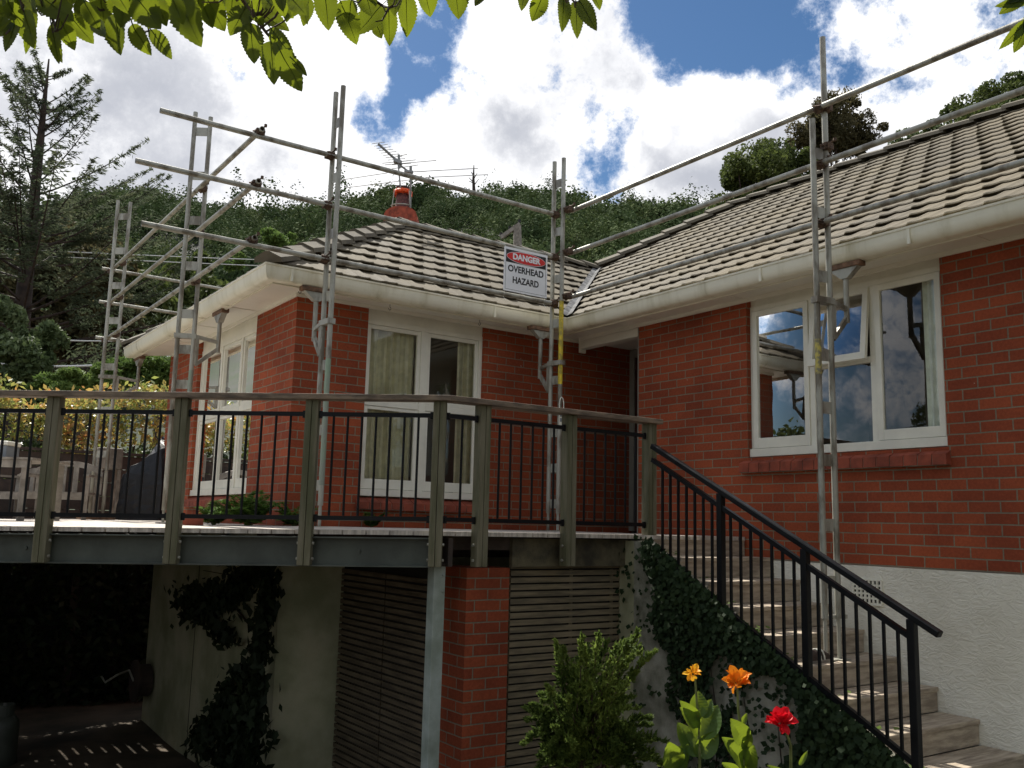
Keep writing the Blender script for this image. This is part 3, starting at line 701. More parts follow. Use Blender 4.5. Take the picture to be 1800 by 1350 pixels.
m.box((cx-.05, cy-.05, -2.6), (cx+.05, cy+.05, -.335)); m.box((cx-.08, cy-.07, -.335), (cx+.08, cy+.07, -.325))
for z in (-.40, -.52): m.tube([(cx+.03, cy-.05, z), (cx+.03, cy-.062, z)], .012, 8)
m.build('support_post', WHITEST, deck, bevel=.006)
m = MB(); m.box((4.32, 6.16, -.34), (5.66, 6.20, -.115)); m.build('bearer', mat('stained_bearer', (.10, .085, .05), .85, .3, 5, .4, 40, col2=(.035, .03, .02)), deck)

# pier and slatted screens under the deck
t = thing('brick_pier', 'short red brick pier under the deck corner beside the pale steel post', 'pier', (4.13, 6.4, -2.7))
m = MB(); m.box((3.93, 6.215, -2.9), (4.335, 6.62, -.35)); m.build('shaft', BRICK, t)
def slats(mb, p, q, z0, z1, face, sw=.041, gap=.015, th=.02):
    p, q, face = Vector(p), Vector(q), Vector(face); z = z0; i = 0
    while z+sw < z1:
        a = p+Vector((0, 0, z)); b = q+Vector((0, 0, z)); mb.prism([a, b, b+Vector((0, 0, sw)), a+Vector((0, 0, sw))], face*th); z += sw+gap; i += 1
t = thing('slat_screen', 'panel of pale horizontal slats right of the brick pier under the deck', 'screen', (5.0, 6.25, -2.6))
m = MB(); slats(m, (4.36, 6.25, 0), (5.70, 6.25, 0), -2.6, -.29, (0, -1, 0)); m.build('slats', SLAT, t)
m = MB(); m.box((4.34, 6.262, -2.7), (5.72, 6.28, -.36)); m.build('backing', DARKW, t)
m = MB()
for x in (4.36, 5.0, 5.45, 5.70): m.box((x-.015, 6.2505, -2.6), (x+.015, 6.2615, -.37))
m.build('batten', SLAT, t)
for k, (ya, yb, lab) in enumerate(((6.64, 7.56, 'slatted timber door next to the pale steel post, nearer of a pair'), (7.58, 8.50, 'slatted timber door next to the plastered foundation wall, farther of a pair'))):
    t = thing('slat_door', lab, 'door', (3.93, ya, -2.6), 'slatted doors under the deck')
    m = MB(); slats(m, (3.95, yb, 0), (3.95, ya, 0), -2.6, -.42, (-1, 0, 0), .040, .018); m.build('slats', DOORSL, t)
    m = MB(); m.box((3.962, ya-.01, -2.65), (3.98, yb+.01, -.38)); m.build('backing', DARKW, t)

# ------------------------------------------------------------------ deck balustrade
brl = thing('deck_balustrade', 'timber and black steel balustrade along the front edge of the deck', 'balustrade', (3, 7, -.07))
RZ = 1.018        # rail top above the deck
C2 = lambda x, out, dz: Vector((x, EB.y-.015-out, zdk(3.5)+dz))
def post(c, u, n, top, bot, name='post'):
    """two boards side by side; c = centre of the front face at deck level"""
    m = MB()
    for s in (-1, 1):
        a = c+u*(.0255*s); q = [a-u*.0235, a+u*.0235, a+u*.0235-n*.09, a-u*.0235-n*.09]
        m.prism([Vector((p.x, p.y, c.z+bot)) for p in q], (0, 0, top-bot))
    o = m.build(name, POST, brl, bevel=.003)
    for z in (-.10, -.215):
        for s in (-1, 1):
            m = MB(); b = c+u*(.05*s)-n*.045+Vector((0, 0, z)); m.tube([b, b+u*.014*s], .011, 8); m.build('bolt', GALV, o)
TS = []
for px, py in ((75, 928), (305, 930), (538, 932), (767, 934)):       # post centres found on the slanted edge
    best = min((abs((lambda P: (900+FPX*P.dot(CR)/P.dot(CF))-px)(ep(t*.01, .045, 0))), t*.01) for t in range(0, 760)); TS.append(best[1])
TS = sorted(TS); sp_ = TS[-1]-TS[-2]
TS += [TS[-1]+sp_, TS[-1]+2*sp_, TS[-1]+3*sp_]
for t in TS: post(ep(t, .078, 0), U1, N1, RZ-.043, -.262)
X2 = []
for px in (848, 1003, 1145):
    best = min((abs((lambda P: (900+FPX*P.dot(CR)/P.dot(CF))-px)(C2(3+t*.005, .06, .2))), 3+t*.005) for t in range(0, 640)); X2.append(best[1])
UX, NX = Vector((1, 0, 0)), Vector((0, -1, 0))
for x in X2: post(C2(x, .075, 0), UX, NX, RZ-.043, -.262)
# top rail: flat plank mitred round the corner
m = MB()
def rail_sec(q, u, n, o0, o1): return [Vector((q.x+n.x*o0, q.y+n.y*o0, q.z+RZ-.042)), Vector((q.x+n.x*o1, q.y+n.y*o1, q.z+RZ-.042)), Vector((q.x+n.x*o1, q.y+n.y*o1, q.z+RZ)), Vector((q.x+n.x*o0, q.y+n.y*o0, q.z+RZ))]
tc = TS[0]-.02
mid = (N1+NX).normalized()/((N1+NX).normalized().dot(NX))
cpt = Vector((EB.x+.02, EB.y-.01, zdk(3.5)))
S = [rail_sec(ep(9.8, 0, 0), U1, N1, -.02, .115), rail_sec(cpt, U1, mid, -.02, .115), rail_sec(C2(X2[-1]+.09, 0, 0), UX, NX, -.02, .115)]
o = []; fs = []
for q in S: o += q
for i in range(2): fs += [(i*4+k, i*4+(k+1) % 4, i*4+4+(k+1) % 4, i*4+4+k) for k in range(4)]
m.add(o, fs+[(3, 2, 1, 0), (8, 9, 10, 11)]); m.build('top_rail', RAILW, brl, bevel=.004)
# steel infill panels
def panel(P0, P1, n, first=.11):
    """P0,P1 ends on deck level at the bar line"""
    L = (P1-P0).length; d = (P1-P0).normalized(); mm = MB()
    for h in (.868, .088):
        mm = MB(); mm.bar(P0+Vector((0, 0, h)), P1+Vector((0, 0, h)), .032, .032)
        for e in (P0, P1): mm.bar(e+Vector((0, 0, h-.03)), e+Vector((0, 0, h+.025)), .02, .04, up=(d.x, d.y, 0))
        o = mm.build('panel_bar', BLACKM, brl)
    st = L/(n+1)
    me = None
    for i in range(n):
        p = P0+d*st*(i+1)
        b = MB(); b.tube([(0, 0, .105), (0, 0, .852)], .0098, 8); bo = b.build('baluster', BLACKM); bo.location = p; put(bo, o)
for i in range(len(TS)-1):
    a, b = ep(TS[i+1]-.055, .03, 0), ep(TS[i]+.055, .03, 0); panel(a, b, max(1, round((b-a).length/.112)-1))
panel(ep(TS[0]-.055, .03, 0), C2(X2[0]-.052, .03, 0), 1)
for i in range(2): a, b = C2(X2[i]+.052, .03, 0), C2(X2[i+1]-.052, .03, 0); panel(a, b, round((b-a).length/.112)-1)

# ------------------------------------------------------------------ stairs
st = thing('staircase', 'weathered timber staircase climbing to the deck beside the white stucco wall', 'stairs', (6.2, 4.4, -1.66))
RUN, RISE, SX0, SX1 = .308, .178, 5.64, WX-.016
for i in range(10):
    y1 = 5.90-RUN*i; z = -.066-RISE*i
    if i:
        m = MB()
        for k in range(2): m.box((SX0, y1+.002+k*.157, z-.032), (SX1, y1+.154+k*.157, z)); 
        m.build('tread', STEPW, st, bevel=.004)
    m = MB()
    m.box((SX0, y1+.015, z-RISE+.002), (SX1, y1+.035, z-.034-(.0 if i else .002))); m.build('riser', STEPW, st)
m = MB()
m.box((SX0-.02, 3.02, -1.9), (SX1, 3.14, -1.63)) if False else None
pr = [(6.19, -.12), (5.90, -.12)]+[(5.90-RUN*9, -.12-RISE*9), (3.10, -3), (6.19, -3)]
m.prism([(SX0-.012, y, z) for y, z in pr], (-.10, 0, 0)); m.build('side_wall', CONC, st)
m = MB(); m.box((SX0-.115, 6.05, -3), (SX0-.0, 6.24, -.12)); m.build('end_pier', FOUND, st)
m = MB(); m.box((SX0-.6, 1.2, -1.75), (SX1, 3.12, -1.668)); tag(m.build('path', CONC), kind='structure')

sr = thing('stair_railing', 'black steel handrail with thin bars down the side of the staircase', 'railing', (5.58, 4.5, -1.6))
XR = 5.50
sc_ = XR/5.6
def rl(px, py): return onx(XR, px, py)
hp, hq = rl(1147, 784), rl(1653, 1116); m = MB(); m.bar(hp, hq, .055, .045); m.build('handrail', BLACKM, sr, bevel=.008)
mp, mq = rl(1147, 808), rl(1606, 1123); m = MB(); m.bar(mp, mq, .035, .035); m.build('mid_rail', BLACKM, sr)
bp_, bq = rl(1147, 967), rl(1608, 1342); m = MB(); m.bar(bp_, bq, .035, .035); m.build('bottom_rail', BLACKM, sr)
def on_line(p, q, y): t = (y-p.y)/(q.y-p.y); return p+(q-p)*t
NY = [rl(1268, 1000).y, rl(1418, 1100).y, rl(1607, 1200).y]
for i, y in enumerate(NY):
    m = MB(); a = on_line(bp_, bq, y); b = on_line(hp, hq, y)
    m.box((XR-.026, y-.026, a.z-(.15 if i < 2 else .25)), (XR+.026, y+.026, b.z-.02)); m.build('newel_post', BLACKM, sr, bevel=.004)
segs = [hp.y-.03]+NY
for i in range(3):
    nb = 7
    for k in range(nb):
        y = segs[i]+(segs[i+1]-segs[i])*(k+1)/(nb+1); a = on_line(bp_, bq, y); b = on_line(mp, mq, y); L = b.z-a.z
        m = MB(); m.box((-.0088, -.0088, 0), (.0088, .0088, L)); bo = m.build('baluster', BLACKM); bo.location = a; put(bo, sr)

# ------------------------------------------------------------------ scaffold
R_ = .0242
def clamp(parent, c, axis):
    c = Vector(c); a = Vector(axis); m = MB(); n = a.orthogonal().normalized()
    m.tube([c-a*.032, c+a*.032], R_+.012, 10); m.tube([c-n*.045, c+n*.045], R_+.006, 8); m.box(c+Vector((-.038, -.038, -.026)), c+Vector((.038, .038, .026)))
    m.tube([c+Vector((.0, -.0, .02)), c+Vector((.035, -.05, .055))], .008, 6); m.tube([c+Vector((.035, -.05, .045)), c+Vector((.035, -.05, .07))], .014, 6); m.tube([c+Vector((-.04, -.03, .0)), c+Vector((-.05, .03, .012))], .008, 6)
    return m.build('clamp', CLAMP, parent)
def upright(label, pin, pout, zb, zt_in, zt_out, pad_dir, zbr, reach, plates, jack_z, tint=None, pad=True, zb_out=None):
    """pair of tubes joined by plates; a bracket holds a timber pad up under the soffit"""
    zb_out = zb if zb_out is None else zb_out
    t = thing('scaffold_upright', label, 'scaffold upright', (pin[0], pin[1], zb), 'scaffold uprights around the eaves')
    m = MB(); m.pipe((pin[0], pin[1], zb), (pin[0], pin[1], zt_in), R_); a = m.build('tube', GALV, t, smooth=True)
    m = MB(); m.pipe((pout[0], pout[1], zb_out), (pout[0], pout[1], zt_out), R_); b = m.build('tube', GALV, t, smooth=True)
    pi, po = Vector((*pin, 0)), Vector((*pout, 0)); d = (po-pi).normalized()
    for z in plates:
        m = MB(); m.bar(pi+d*.024+Vector((0, 0, z)), po-d*.024+Vector((0, 0, z)), .008, .095); m.build('plate', GALV, t)
    for q, z_ in ((pin, zb), (pout, zb_out)):
        if jack_z is None: continue
        m = MB(); m.tube([(q[0], q[1], jack_z+.012), (q[0], q[1], z_+.05)], .016, 8); m.box((q[0]-.06, q[1]-.06, jack_z), (q[0]+.06, q[1]+.06, jack_z+.010)); m.build('base_jack', GALV, t)
    if pad:
        pd = Vector(pad_dir); n = Vector((-pd.y, pd.x, 0)); c = Vector((pin[0], pin[1], zbr))
        m = MB(); m.bar(po-pd*.035+Vector((0, 0, zbr)), c+pd*.03+Vector((0, 0, 0)), .07, .05)
        m.bar(c+pd*.03+Vector((0, 0, -.30)), c+pd*.03, .04, .045, up=pd)
        e = c+pd*reach
        m.bar(c+pd*.03, e+Vector((0, 0, -.03)), .035, .035); m.bar(c+pd*.03+Vector((0, 0, -.30)), e+Vector((0, 0, -.10)), .03, .04)
        ztop = 2.175 if reach > .17 else 2.14
        m.tube([e+Vector((0, 0, -.14)), e+Vector((0, 0, ztop-zbr-.10))], .023, 10); br = m.build('bracket', GALV, t, smooth=True)
        m = MB(); k = e+Vector((0, 0, ztop-zbr))
        m.prism([k-n*.13+Vector((0, 0, -.045))-pd*.03, k+n*.13+Vector((0, 0, -.045))-pd*.03, k+n*.03+Vector((0, 0, -.13))-pd*.03, k-n*.03+Vector((0, 0, -.13))-pd*.03], pd*.06)
        m.build('fork_head', GALV, br)
        m = MB(); m.bar(k-n*.16+Vector((0, 0, -.022)), k+n*.16+Vector((0, 0, -.022)), .085, .044); m.build('pad', PADW, br, bevel=.006)
    return t, a, b
YI, YO, XI, XO, LI, LO = 7.93, 7.80, 6.19, 6.06, 2.68, 2.54
S4, _, s4b = upright('scaffold upright with a yellow painted band standing in the inner roof corner', (6.015, YI), (6.045, YO), .12, 4.05, 4.06, (0, 1, 0), 1.735, .20, (3.78, 3.22, 2.68, 2.18, 1.55, .98, .60, .22), -.068)
m = MB(); m.tube([(6.045, YO, 1.50), (6.045, YO, 2.42)], R_+.0012, 12, caps=False); m.build('yellow_band', YEL, s4b)
S3, s3a, s3b = upright('scaffold upright in front of the left outer corner of the brick wing', (3.35, YI), (3.365, YO), .12, 4.08, 4.10, (0, 1, 0), 1.80, .20, (3.75, 3.2, 2.65, 2.05, 1.4, .8, .3), -.075)
m = MB(); m.tube([(3.365, YO, .3), (3.365, YO, 1.45)], R_+.001, 12, caps=False); m.build('mossy_band', GREENT, s3b)
S5, s5a, _ = upright('tall scaffold upright standing on the stairs in front of the three-part window', (XI, 4.485), (XO, 4.51), -.65, 4.09, 3.34, (1, 0, 0), 1.82, .22, (3.05, 2.55, 2.02, 1.38, .96, .55, .05, -.38), -.955)
m = MB(); m.bar((XO, 4.51, -.64), (XI+.10, 4.485, -.64), .02, .03); m.build('foot_bar', GALV, S5)
m = MB(); m.tube([(XO, 4.51, 1.22), (XO, 4.51, 1.50)], R_+.0012, 12, caps=False); m.build('tape_band', mat('hazard_tape', (.50, .42, .10), .5, .1, 22, col2=(.22, .20, .12), lo=.42, hi=.58), S5)
S2, s2a, _ = upright('scaffold upright beside the near end of the side bay window on the deck', (LI, 9.73), (LO, 9.82), .05, 4.29, 4.34, (1, 0, 0), 1.86, .26, (4.12, 3.62, 3.12, 2.62, 2.1, 1.72, 1.35, .7), -.085)
m = MB(); m.tube([(LI, 9.73, .6), (LI, 9.73, 1.5)], R_+.001, 12, caps=False); m.build('mossy_band', GREENT, s2a)
S1, _, _ = upright('scaffold upright at the far end of the side eave standing on a timber board', (LI, 13.42), (LO, 13.55), .02, 4.36, 4.39, (1, 0, 0), 1.86, .30, (4.15, 3.65, 3.15, 2.65, 2.0, 1.4, .8), -.03)
m = MB(); m.box((2.40, 13.3, -.078), (2.82, 13.66, -.032)); m.build('sole_board', PADW, S1)

def srail(label, p, q, clamps):
    t = thing('scaffold_rail', label, 'scaffold tube', p, 'horizontal scaffold tubes')
    m = MB(); m.pipe(p, q, R_); m.build('tube', GALV, t, smooth=True)
    d = (Vector(q)-Vector(p)).normalized()
    for c in clamps: clamp(t, c, d)
for z, xl, nm in ((3.41, 1.74, 'topmost'), (2.92, 1.58, 'middle'), (2.395, 1.67, 'lowest')):
    srail(f'{nm} scaffold rail running across the front of the left wing roof', (xl, 7.865, z), (5.985, 7.865, z+.0), [(3.30, 7.88, z), (5.99, 7.87, z)])
    srail(f'{nm} scaffold rail running from the side uprights over the left eave', (2.61, 7.80, z+.052), (2.61, 13.75, z+.055), [(2.61, 7.87, z+.04), (2.645, 9.70, z+.05), (2.645, 13.40, z+.05)])
    srail(f'{nm} scaffold rail running beyond the far end of the left wing', (2.50, 14.05, z+.09), (5.2, 14.05, z+.07), [(2.62, 14.03, z+.06)])
for z, nm in ((3.455, 'topmost'), (2.97, 'middle'), (2.47, 'lowest')):
    srail(f'{nm} scaffold rail running along the right wing roof', (6.135, 7.77, z), (6.135, 1.2, z+.01), [(6.15, 4.50, z), (6.08, 7.74, z)])
for z, y in ((3.76, 4.47),):
    clamp(S5, (XI, y, 3.455), (0, 0, 1)); clamp(S5, (XI, y, 3.12), (0, 0, 1))

# danger sign tied between two rails
sg = thing('danger_sign', 'white danger sign reading overhead hazard tied to scaffold rails above the gutter', 'sign', (5.55, 7.83, 2.67))
SXa, SXb = ony(7.835, 885, 480).x, ony(7.835, 961, 490).x; SZa, SZb = 2.425, 2.905; SWd = SXb-SXa
m = MB(); m.box((SXa, 7.828, SZa), (SXb, 7.834, SZb)); m.build('board', SIGNW, sg)
m = MB(); m.box((SXa+.022, 7.8262, SZb-.165), (SXb-.022, 7.8279, SZb-.028)); m.build('header', SIGNK, sg)
cxs, czs = (SXa+SXb)/2, SZb-.0965
def oval(a, b, y, mt, nm):
    m = MB(); m.prism([(cxs+a*math.cos(2*math.pi*k/48), y, czs+b*math.sin(2*math.pi*k/48)) for k in range(48)], (0, .0012, 0)); m.build(nm, mt, sg)
oval((SWd-.056)/2, .066, 7.8246, SIGNW, 'oval_rim'); oval((SWd-.064)/2, .061, 7.8230, SIGNR, 'oval')
def text(s_, cx, cz, size, mt, wdt, y, bold=0.0):
    cu = bpy.data.curves.new('lettering', 'FONT'); cu.body = s_; cu.size = size; cu.align_x = 'CENTER'; cu.align_y = 'CENTER'; cu.extrude = .0006; cu.offset = bold
    o = bpy.data.objects.new('lettering', cu); COL.objects.link(o); bpy.context.view_layer.update()
    k = wdt/max(1e-4, o.dimensions.x)
    me = bpy.data.meshes.new_from_object(o.evaluated_get(bpy.context.evaluated_depsgraph_get())); bpy.data.objects.remove(o)
    o = bpy.data.objects.new('lettering', me); COL.objects.link(o); me.materials.clear(); me.materials.append(mt)
    me.transform(Matrix.Translation((cx, y, cz)) @ Matrix.Rotation(math.pi/2, 4, 'X') @ Matrix.Diagonal((k, 1, 1, 1))); put(o, sg)
text('DANGER', cxs, czs, .088, SIGNW, SWd*.64, 7.8218, .004)
text('OVERHEAD', cxs, SZb-.232, .098, SIGNK, SWd*.82, 7.8272, .0028); text('HAZARD', cxs, SZb-.352, .098, SIGNK, SWd*.60, 7.8272, .0028)
m = MB(); e = .0125
for a, b in (((SXa+.02, SZa+.02), (SXb-.02, SZa+.0225)), ((SXa+.02, SZa+.0225), (SXa+.0225, SZb-.166)), ((SXb-.0225, SZa+.0225), (SXb-.02, SZb-.166))): m.box((a[0], 7.8268, a[1]), (b[0], 7.8279, b[1]))
m.build('border', SIGNK, sg)
m = MB()
for x in (SXa+.02, SXb-.02):
    m.tube([(x, 7.83, SZb-.01), (x+.004, 7.862, SZb+.045), (x, 7.895, SZb)], .002, 5); m.tube([(x, 7.83, SZa+.01), (x+.004, 7.862, SZa-.06), (x+.02, 7.84, SZa-.10)], .002, 5)
m.build('tie', TAGW, sg)
# inspection tag holder
tg = thing('scaffold_tag', 'white keyhole-shaped inspection tag hanging on the corner scaffold upright', 'tag', (6.045, 7.765, 1.2))
c = Vector((6.045, 7.765, 1.19)); m = MB(); m.box(c+Vector((-.033, 0, -.14)), c+Vector((.033, .006, .05)))
m.tube([c+Vector((.028*math.cos(a), .003, .05+(.085 if 0 < a < math.pi else 0)*math.sin(a)+.03)) for a in [math.pi*i/12 for i in range(13)]], .006, 6)
m.tube([c+Vector((-.028, .003, .05)), c+Vector((-.028, .003, .085))], .006, 6); m.tube([c+Vector((.028, .003, .05)), c+Vector((.028, .003, .085))], .006, 6); m.build('holder', TAGW, tg)
m = MB(); m.box(c+Vector((-.024, -.003, .02)), c+Vector((.024, -.0005, .045))); m.build('green_band', TAGG, tg)
m = MB(); m.box(c+Vector((-.022, -.003, -.10)), c+Vector((.022, -.0005, -.06))); m.box(c+Vector((-.022, -.003, -.045)), c+Vector((.022, -.0005, .0))); m.build('card', BOXG, tg)

# ------------------------------------------------------------------ things on the deck and stairs
def zd(p): return zdk(p.x)
tb = thing('outdoor_table', 'slatted weathered timber table on the sunny deck at the left edge', 'table', at(28, 905, 10.6))
c = at(28, 805, 10.6); c.z = .58; f0 = -.11
dxx = dx; dyy = dy
m = MB()
for k in range(9): m.bar(c-dxx*.62+dyy*(.11*k-.4), c+dxx*.42+dyy*(.11*k-.4), .095, .025)
m.bar(c-dxx*.6-dyy*.42-Vector((0, 0, .06)), c+dxx*.4-dyy*.42-Vector((0, 0, .06)), .025, .08); m.build('tabletop', FURN, tb)
for a in (-.5, .32):
    for b in (-.38, .42):
        m = MB(); q = c+dxx*a+dyy*b; m.box((q.x-.035, q.y-.035, f0), (q.x+.035, q.y+.035, .555)); m.build('leg', FURN, tb)
bx = thing('storage_box', 'grey plastic box with a white lid standing on the deck table', 'box', at(15, 790, 10.6))
m = MB(); q = c-dxx*.26; m.bar(q-dxx*.22+Vector((0, 0, .09)), q+dxx*.22+Vector((0, 0, .09)), .28, .14); m.build('body', BOXG, bx, bevel=.012)
m = MB(); m.bar(q-dxx*.23+Vector((0, 0, .185)), q+dxx*.23+Vector((0, 0, .185)), .30, .05); m.build('lid', WIN, bx, bevel=.012)
def bench(label, px, D, wdt, seat, top, rot):
    c = at(px, 900, D); zf = zdk(c.x)-.0; t = thing('garden_bench', label, 'bench', (c.x, c.y, zf), 'slatted garden seats on the deck')
    ux = dxx*math.cos(rot)+dyy*math.sin(rot); uy = dyy*math.cos(rot)-dxx*math.sin(rot); B = Vector((c.x, c.y, zf))
    m = MB()
    for k in range(5): m.bar(B-ux*wdt/2+uy*(.1*k-.2)+Vector((0, 0, seat)), B+ux*wdt/2+uy*(.1*k-.2)+Vector((0, 0, seat)), .085, .03)
    m.bar(B-ux*wdt/2-uy*.25+Vector((0, 0, seat-.04)), B+ux*wdt/2-uy*.25+Vector((0, 0, seat-.04)), .03, .09); m.build('seat', FURN, t)
    m = MB(); n = 9
    for i in range(n-1):
        a, b = -1+2*i/(n-1), -1+2*(i+1)/(n-1); h = lambda q: top-.10*abs(q)**2
        m.bar(B+ux*wdt/2*a+uy*.27+Vector((0, 0, h(a))), B+ux*wdt/2*b+uy*.27+Vector((0, 0, h(b))), .03, .075)
    for i in range(6): a = -1+2*(i+.0)/5; m.bar(B+ux*wdt/2*a*.96+uy*.26+Vector((0, 0, seat)), B+ux*wdt/2*a*.96+uy*.27+Vector((0, 0, top-.10*a*a)), .065, .02, up=uy)
    m.build('backrest', FURN, t)
    for a in (-1, 1):
        for b in (-.25, .25): m = MB(); q = B+ux*(wdt/2-.03)*a+uy*b; m.bar(q, q+Vector((0, 0, (seat+.22) if b < 0 else seat)), .05, .05); m.build('leg', FURN, t)
        m = MB(); q = B+ux*(wdt/2-.03)*a+Vector((0, 0, seat+.23)); m.bar(q-uy*.30, q+uy*.27, .07, .025); m.build('armrest', FURN, t)
bench('slatted garden bench with a curved back behind the second balustrade post', 105, 12.0, .80, .34, .74, .15)
bench('small slatted garden seat half hidden behind the deck table', 30, 12.4, .62, .34, .66, -.3)
cv = thing('covered_barbecue', 'barbecue under a crumpled black cover against the dark fence beside the house', 'barbecue', at(258, 912, 12.6))
c = at(258, 912, 12.6); zf = zdk(c.x); m = MB(); rg = random.Random(3); NU, NV = 28, 14; vs = []
for j in range(NV+1):
    for i in range(NU):
        a = 2*math.pi*i/NU; h = j/NV; sq = 1/max(abs(math.cos(a)), abs(math.sin(a)))**.8
        rr_ = .34*sq*(1-.30*max(0, h-.62)/.38 if h < .98 else .35)*(1+.05*math.sin(a*7+h*5)+rg.uniform(-.02, .02))
        zz = zf+h*(1.02+.22*math.cos(a-.3)*(h > .7))*.93
        vs.append(Vector((c.x, c.y, 0))+dxx*rr_*math.cos(a)+dyy*rr_*math.sin(a)*.8+Vector((0, 0, zz+rg.uniform(-.01, .01))))
m.add(vs, [(j*NU+i, j*NU+(i+1) % NU, (j+1)*NU+(i+1) % NU, (j+1)*NU+i) for j in range(NV) for i in range(NU)]+[tuple(NV*NU+i for i in range(NU))]); m.build('cover', TARP, cv)
br_ = onz(zdk(2.2)+.03, 335, 925); m = MB(); q = at(334, 922, 8.3); zz = zdk(q.x)
m.bar((q.x-.11, q.y, zz+.04), (q.x+.10, q.y-.04, zz+.04), .11, .076); tag(m.build('loose_brick', SILLB, bevel=.006), 'single loose red brick on the deck beside a balustrade post', 'brick')
pb = thing('paint_tub', 'pale tub standing on the deck behind the far scaffold tubes', 'tub', at(181, 800, 13.3))
q = at(181, 905, 13.0); m = MB(); m.box((q.x-.17, q.y-.15, .62), (q.x+.17, q.y+.15, .92)); m.build('body', FURN, pb, bevel=.02)
m = MB(); 
for a in (-.14, .14):
    for b in (-.12, .12): m.box((q.x+a-.02, q.y+b-.02, -.09), (q.x+a+.02, q.y+b+.02, .62))
m.build('stand', FURN, pb)

# things standing in the shade under the deck
gb = thing('gas_bottle', 'pale domed gas bottle in the shade at the lower left edge under the deck', 'gas bottle', at(4, 1300, 9.9))
c = at(4, 1290, 9.9); m = MB(); m.lathe((c.x, c.y, -2.68), [(.14, 0), (.16, .03), (.16, .40), (.15, .46), (.11, .51), (.05, .535), (.045, .56)], 20); m.build('cylinder', STEELG, gb, smooth=True)
m = MB(); m.lathe((c.x, c.y, -2.13), [(.035, -.02), (.035, .04), (.02, .06), (.02, .09)], 10); m.build('valve', ALU, gb); m = MB(); m.lathe((c.x, c.y, -2.16), [(.10, -.04), (.10, .11), (.092, .11), (.092, -.04)], 16); m.build('collar', STEELG, gb)
hr = thing('hose_reel', 'dark reel with a bent handle fixed to the far end of the plastered foundation', 'reel', (3.2, 12.95, -2.2))
q = onx(LX-.03, 262, 1195); m = MB(); m.tube([q+Vector((0, 0, 0)), q+Vector((-.16, 0, 0))], .20, 18); m.tube([q+Vector((-.16, 0, 0)), q+Vector((-.19, 0, 0))], .26, 18); m.build('drum', DARKF, hr)
m = MB(); m.tube([q+Vector((-.19, 0, 0)), q+Vector((-.26, -.02, .14)), q+Vector((-.40, -.05, .10)), q+Vector((-.55, -.08, .02)), q+Vector((-.60, -.08, .10))], .014, 7); m.build('handle', GALV, hr)
# dark timber fence and retaining wall behind the deck
fn = thing('timber_fence', 'low dark timber fence behind the deck furniture', 'fence', (0, 14.1, -.1))
m = MB()
for k in range(5): m.box((-6, 14.90, -.15+k*.205), (6, 14.93, -.15+k*.205+.195))
m.box((-6, 14.86, .88), (6, 14.96, .92)); m.build('boards', DARKF, fn)
for k in range(9): m = MB(); x = -5.4+k*1.15; m.box((x, 14.94, -2.7), (x+.1, 15.04, .86)); m.build('post', DARKF, fn)
# a shoe left on a sunny step
sh_ = thing('shoe', 'dark slip-on shoe with a pale stripe left on a sunlit step', 'shoe', (5.93, 4.28, -.956))
m = MB(); z0 = -.066-RISE*5; L = .27; vs = []; prf = [(0, .03, .045), (.06, .042, .07), (.14, .038, .072), (.20, .046, .06), (.25, .040, .045), (.27, .015, .02)]
o_ = Vector((5.80, 4.47, z0))
dd = Vector((.92, .12, 0)).normalized(); nn_ = Vector((-dd.y, dd.x, 0))
for (s_, wd_, h_) in prf:
    for k in range(8): a = math.pi*k/7; vs.append(o_+dd*s_+nn_*wd_*math.cos(a)+Vector((0, 0, .02+h_*math.sin(a))))
m.add(vs, [(j*8+k, j*8+k+1, (j+1)*8+k+1, (j+1)*8+k) for j in range(5) for k in range(7)]+[tuple(range(8)), tuple(reversed(range(40, 48)))]); m.build('upper', DKBARK, sh_, smooth=True)
m = MB(); m.prism([o_+dd*s_+nn_*w_+Vector((0, 0, .001)) for s_, w_ in [(0, .03), (.08, .044), (.2, .048), (.26, .03), (.275, 0), (.26, -.03), (.2, -.048), (.08, -.044), (0, -.03), (-.01, 0)]], (0, 0, .02)); m.build('sole', FURN, sh_)
m = MB(); 
for s_ in (.10, .15): m.tube([o_+dd*s_+nn_*.047*math.cos(math.pi*k/8)+Vector((0, 0, .02+.077*math.sin(math.pi*k/8))) for k in range(9)], .006, 6)
m.build('stripe', WIN, sh_)

# ------------------------------------------------------------------ plants
TREEG = leaf_mat('tree_leaves', [(.028, .042, .014), (.07, .095, .026), (.13, .16, .045)], .4, .7, spec=.15)
TREEB = leaf_mat('olive_brown_leaves', [(.045, .042, .022), (.095, .085, .042), (.16, .14, .065)], .4, .8, spec=.1)
PINEL = leaf_mat('conifer_needles', [(.05, .065, .04), (.09, .115, .065), (.15, .16, .09)], .4, .8, spec=.1)
SHRUB = leaf_mat('shrub_leaves', [(.07, .12, .03), (.12, .19, .045), (.18, .25, .07)], .35, .7, spec=.2)
GREYL = leaf_mat('grey_green_leaves', [(.05, .075, .03), (.10, .14, .055), (.17, .21, .10)], .3, .6, spec=.25)
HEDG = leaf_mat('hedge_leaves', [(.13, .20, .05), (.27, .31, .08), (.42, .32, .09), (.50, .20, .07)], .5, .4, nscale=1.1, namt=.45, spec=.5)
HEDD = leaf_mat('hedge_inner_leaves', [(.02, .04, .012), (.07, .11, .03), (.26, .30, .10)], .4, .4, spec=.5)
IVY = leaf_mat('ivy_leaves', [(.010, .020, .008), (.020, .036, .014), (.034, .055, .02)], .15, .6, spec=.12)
CREEP = leaf_mat('creeper_leaves', [(.008, .014, .005), (.016, .026, .010), (.03, .042, .016)], .1, .6, spec=.2)
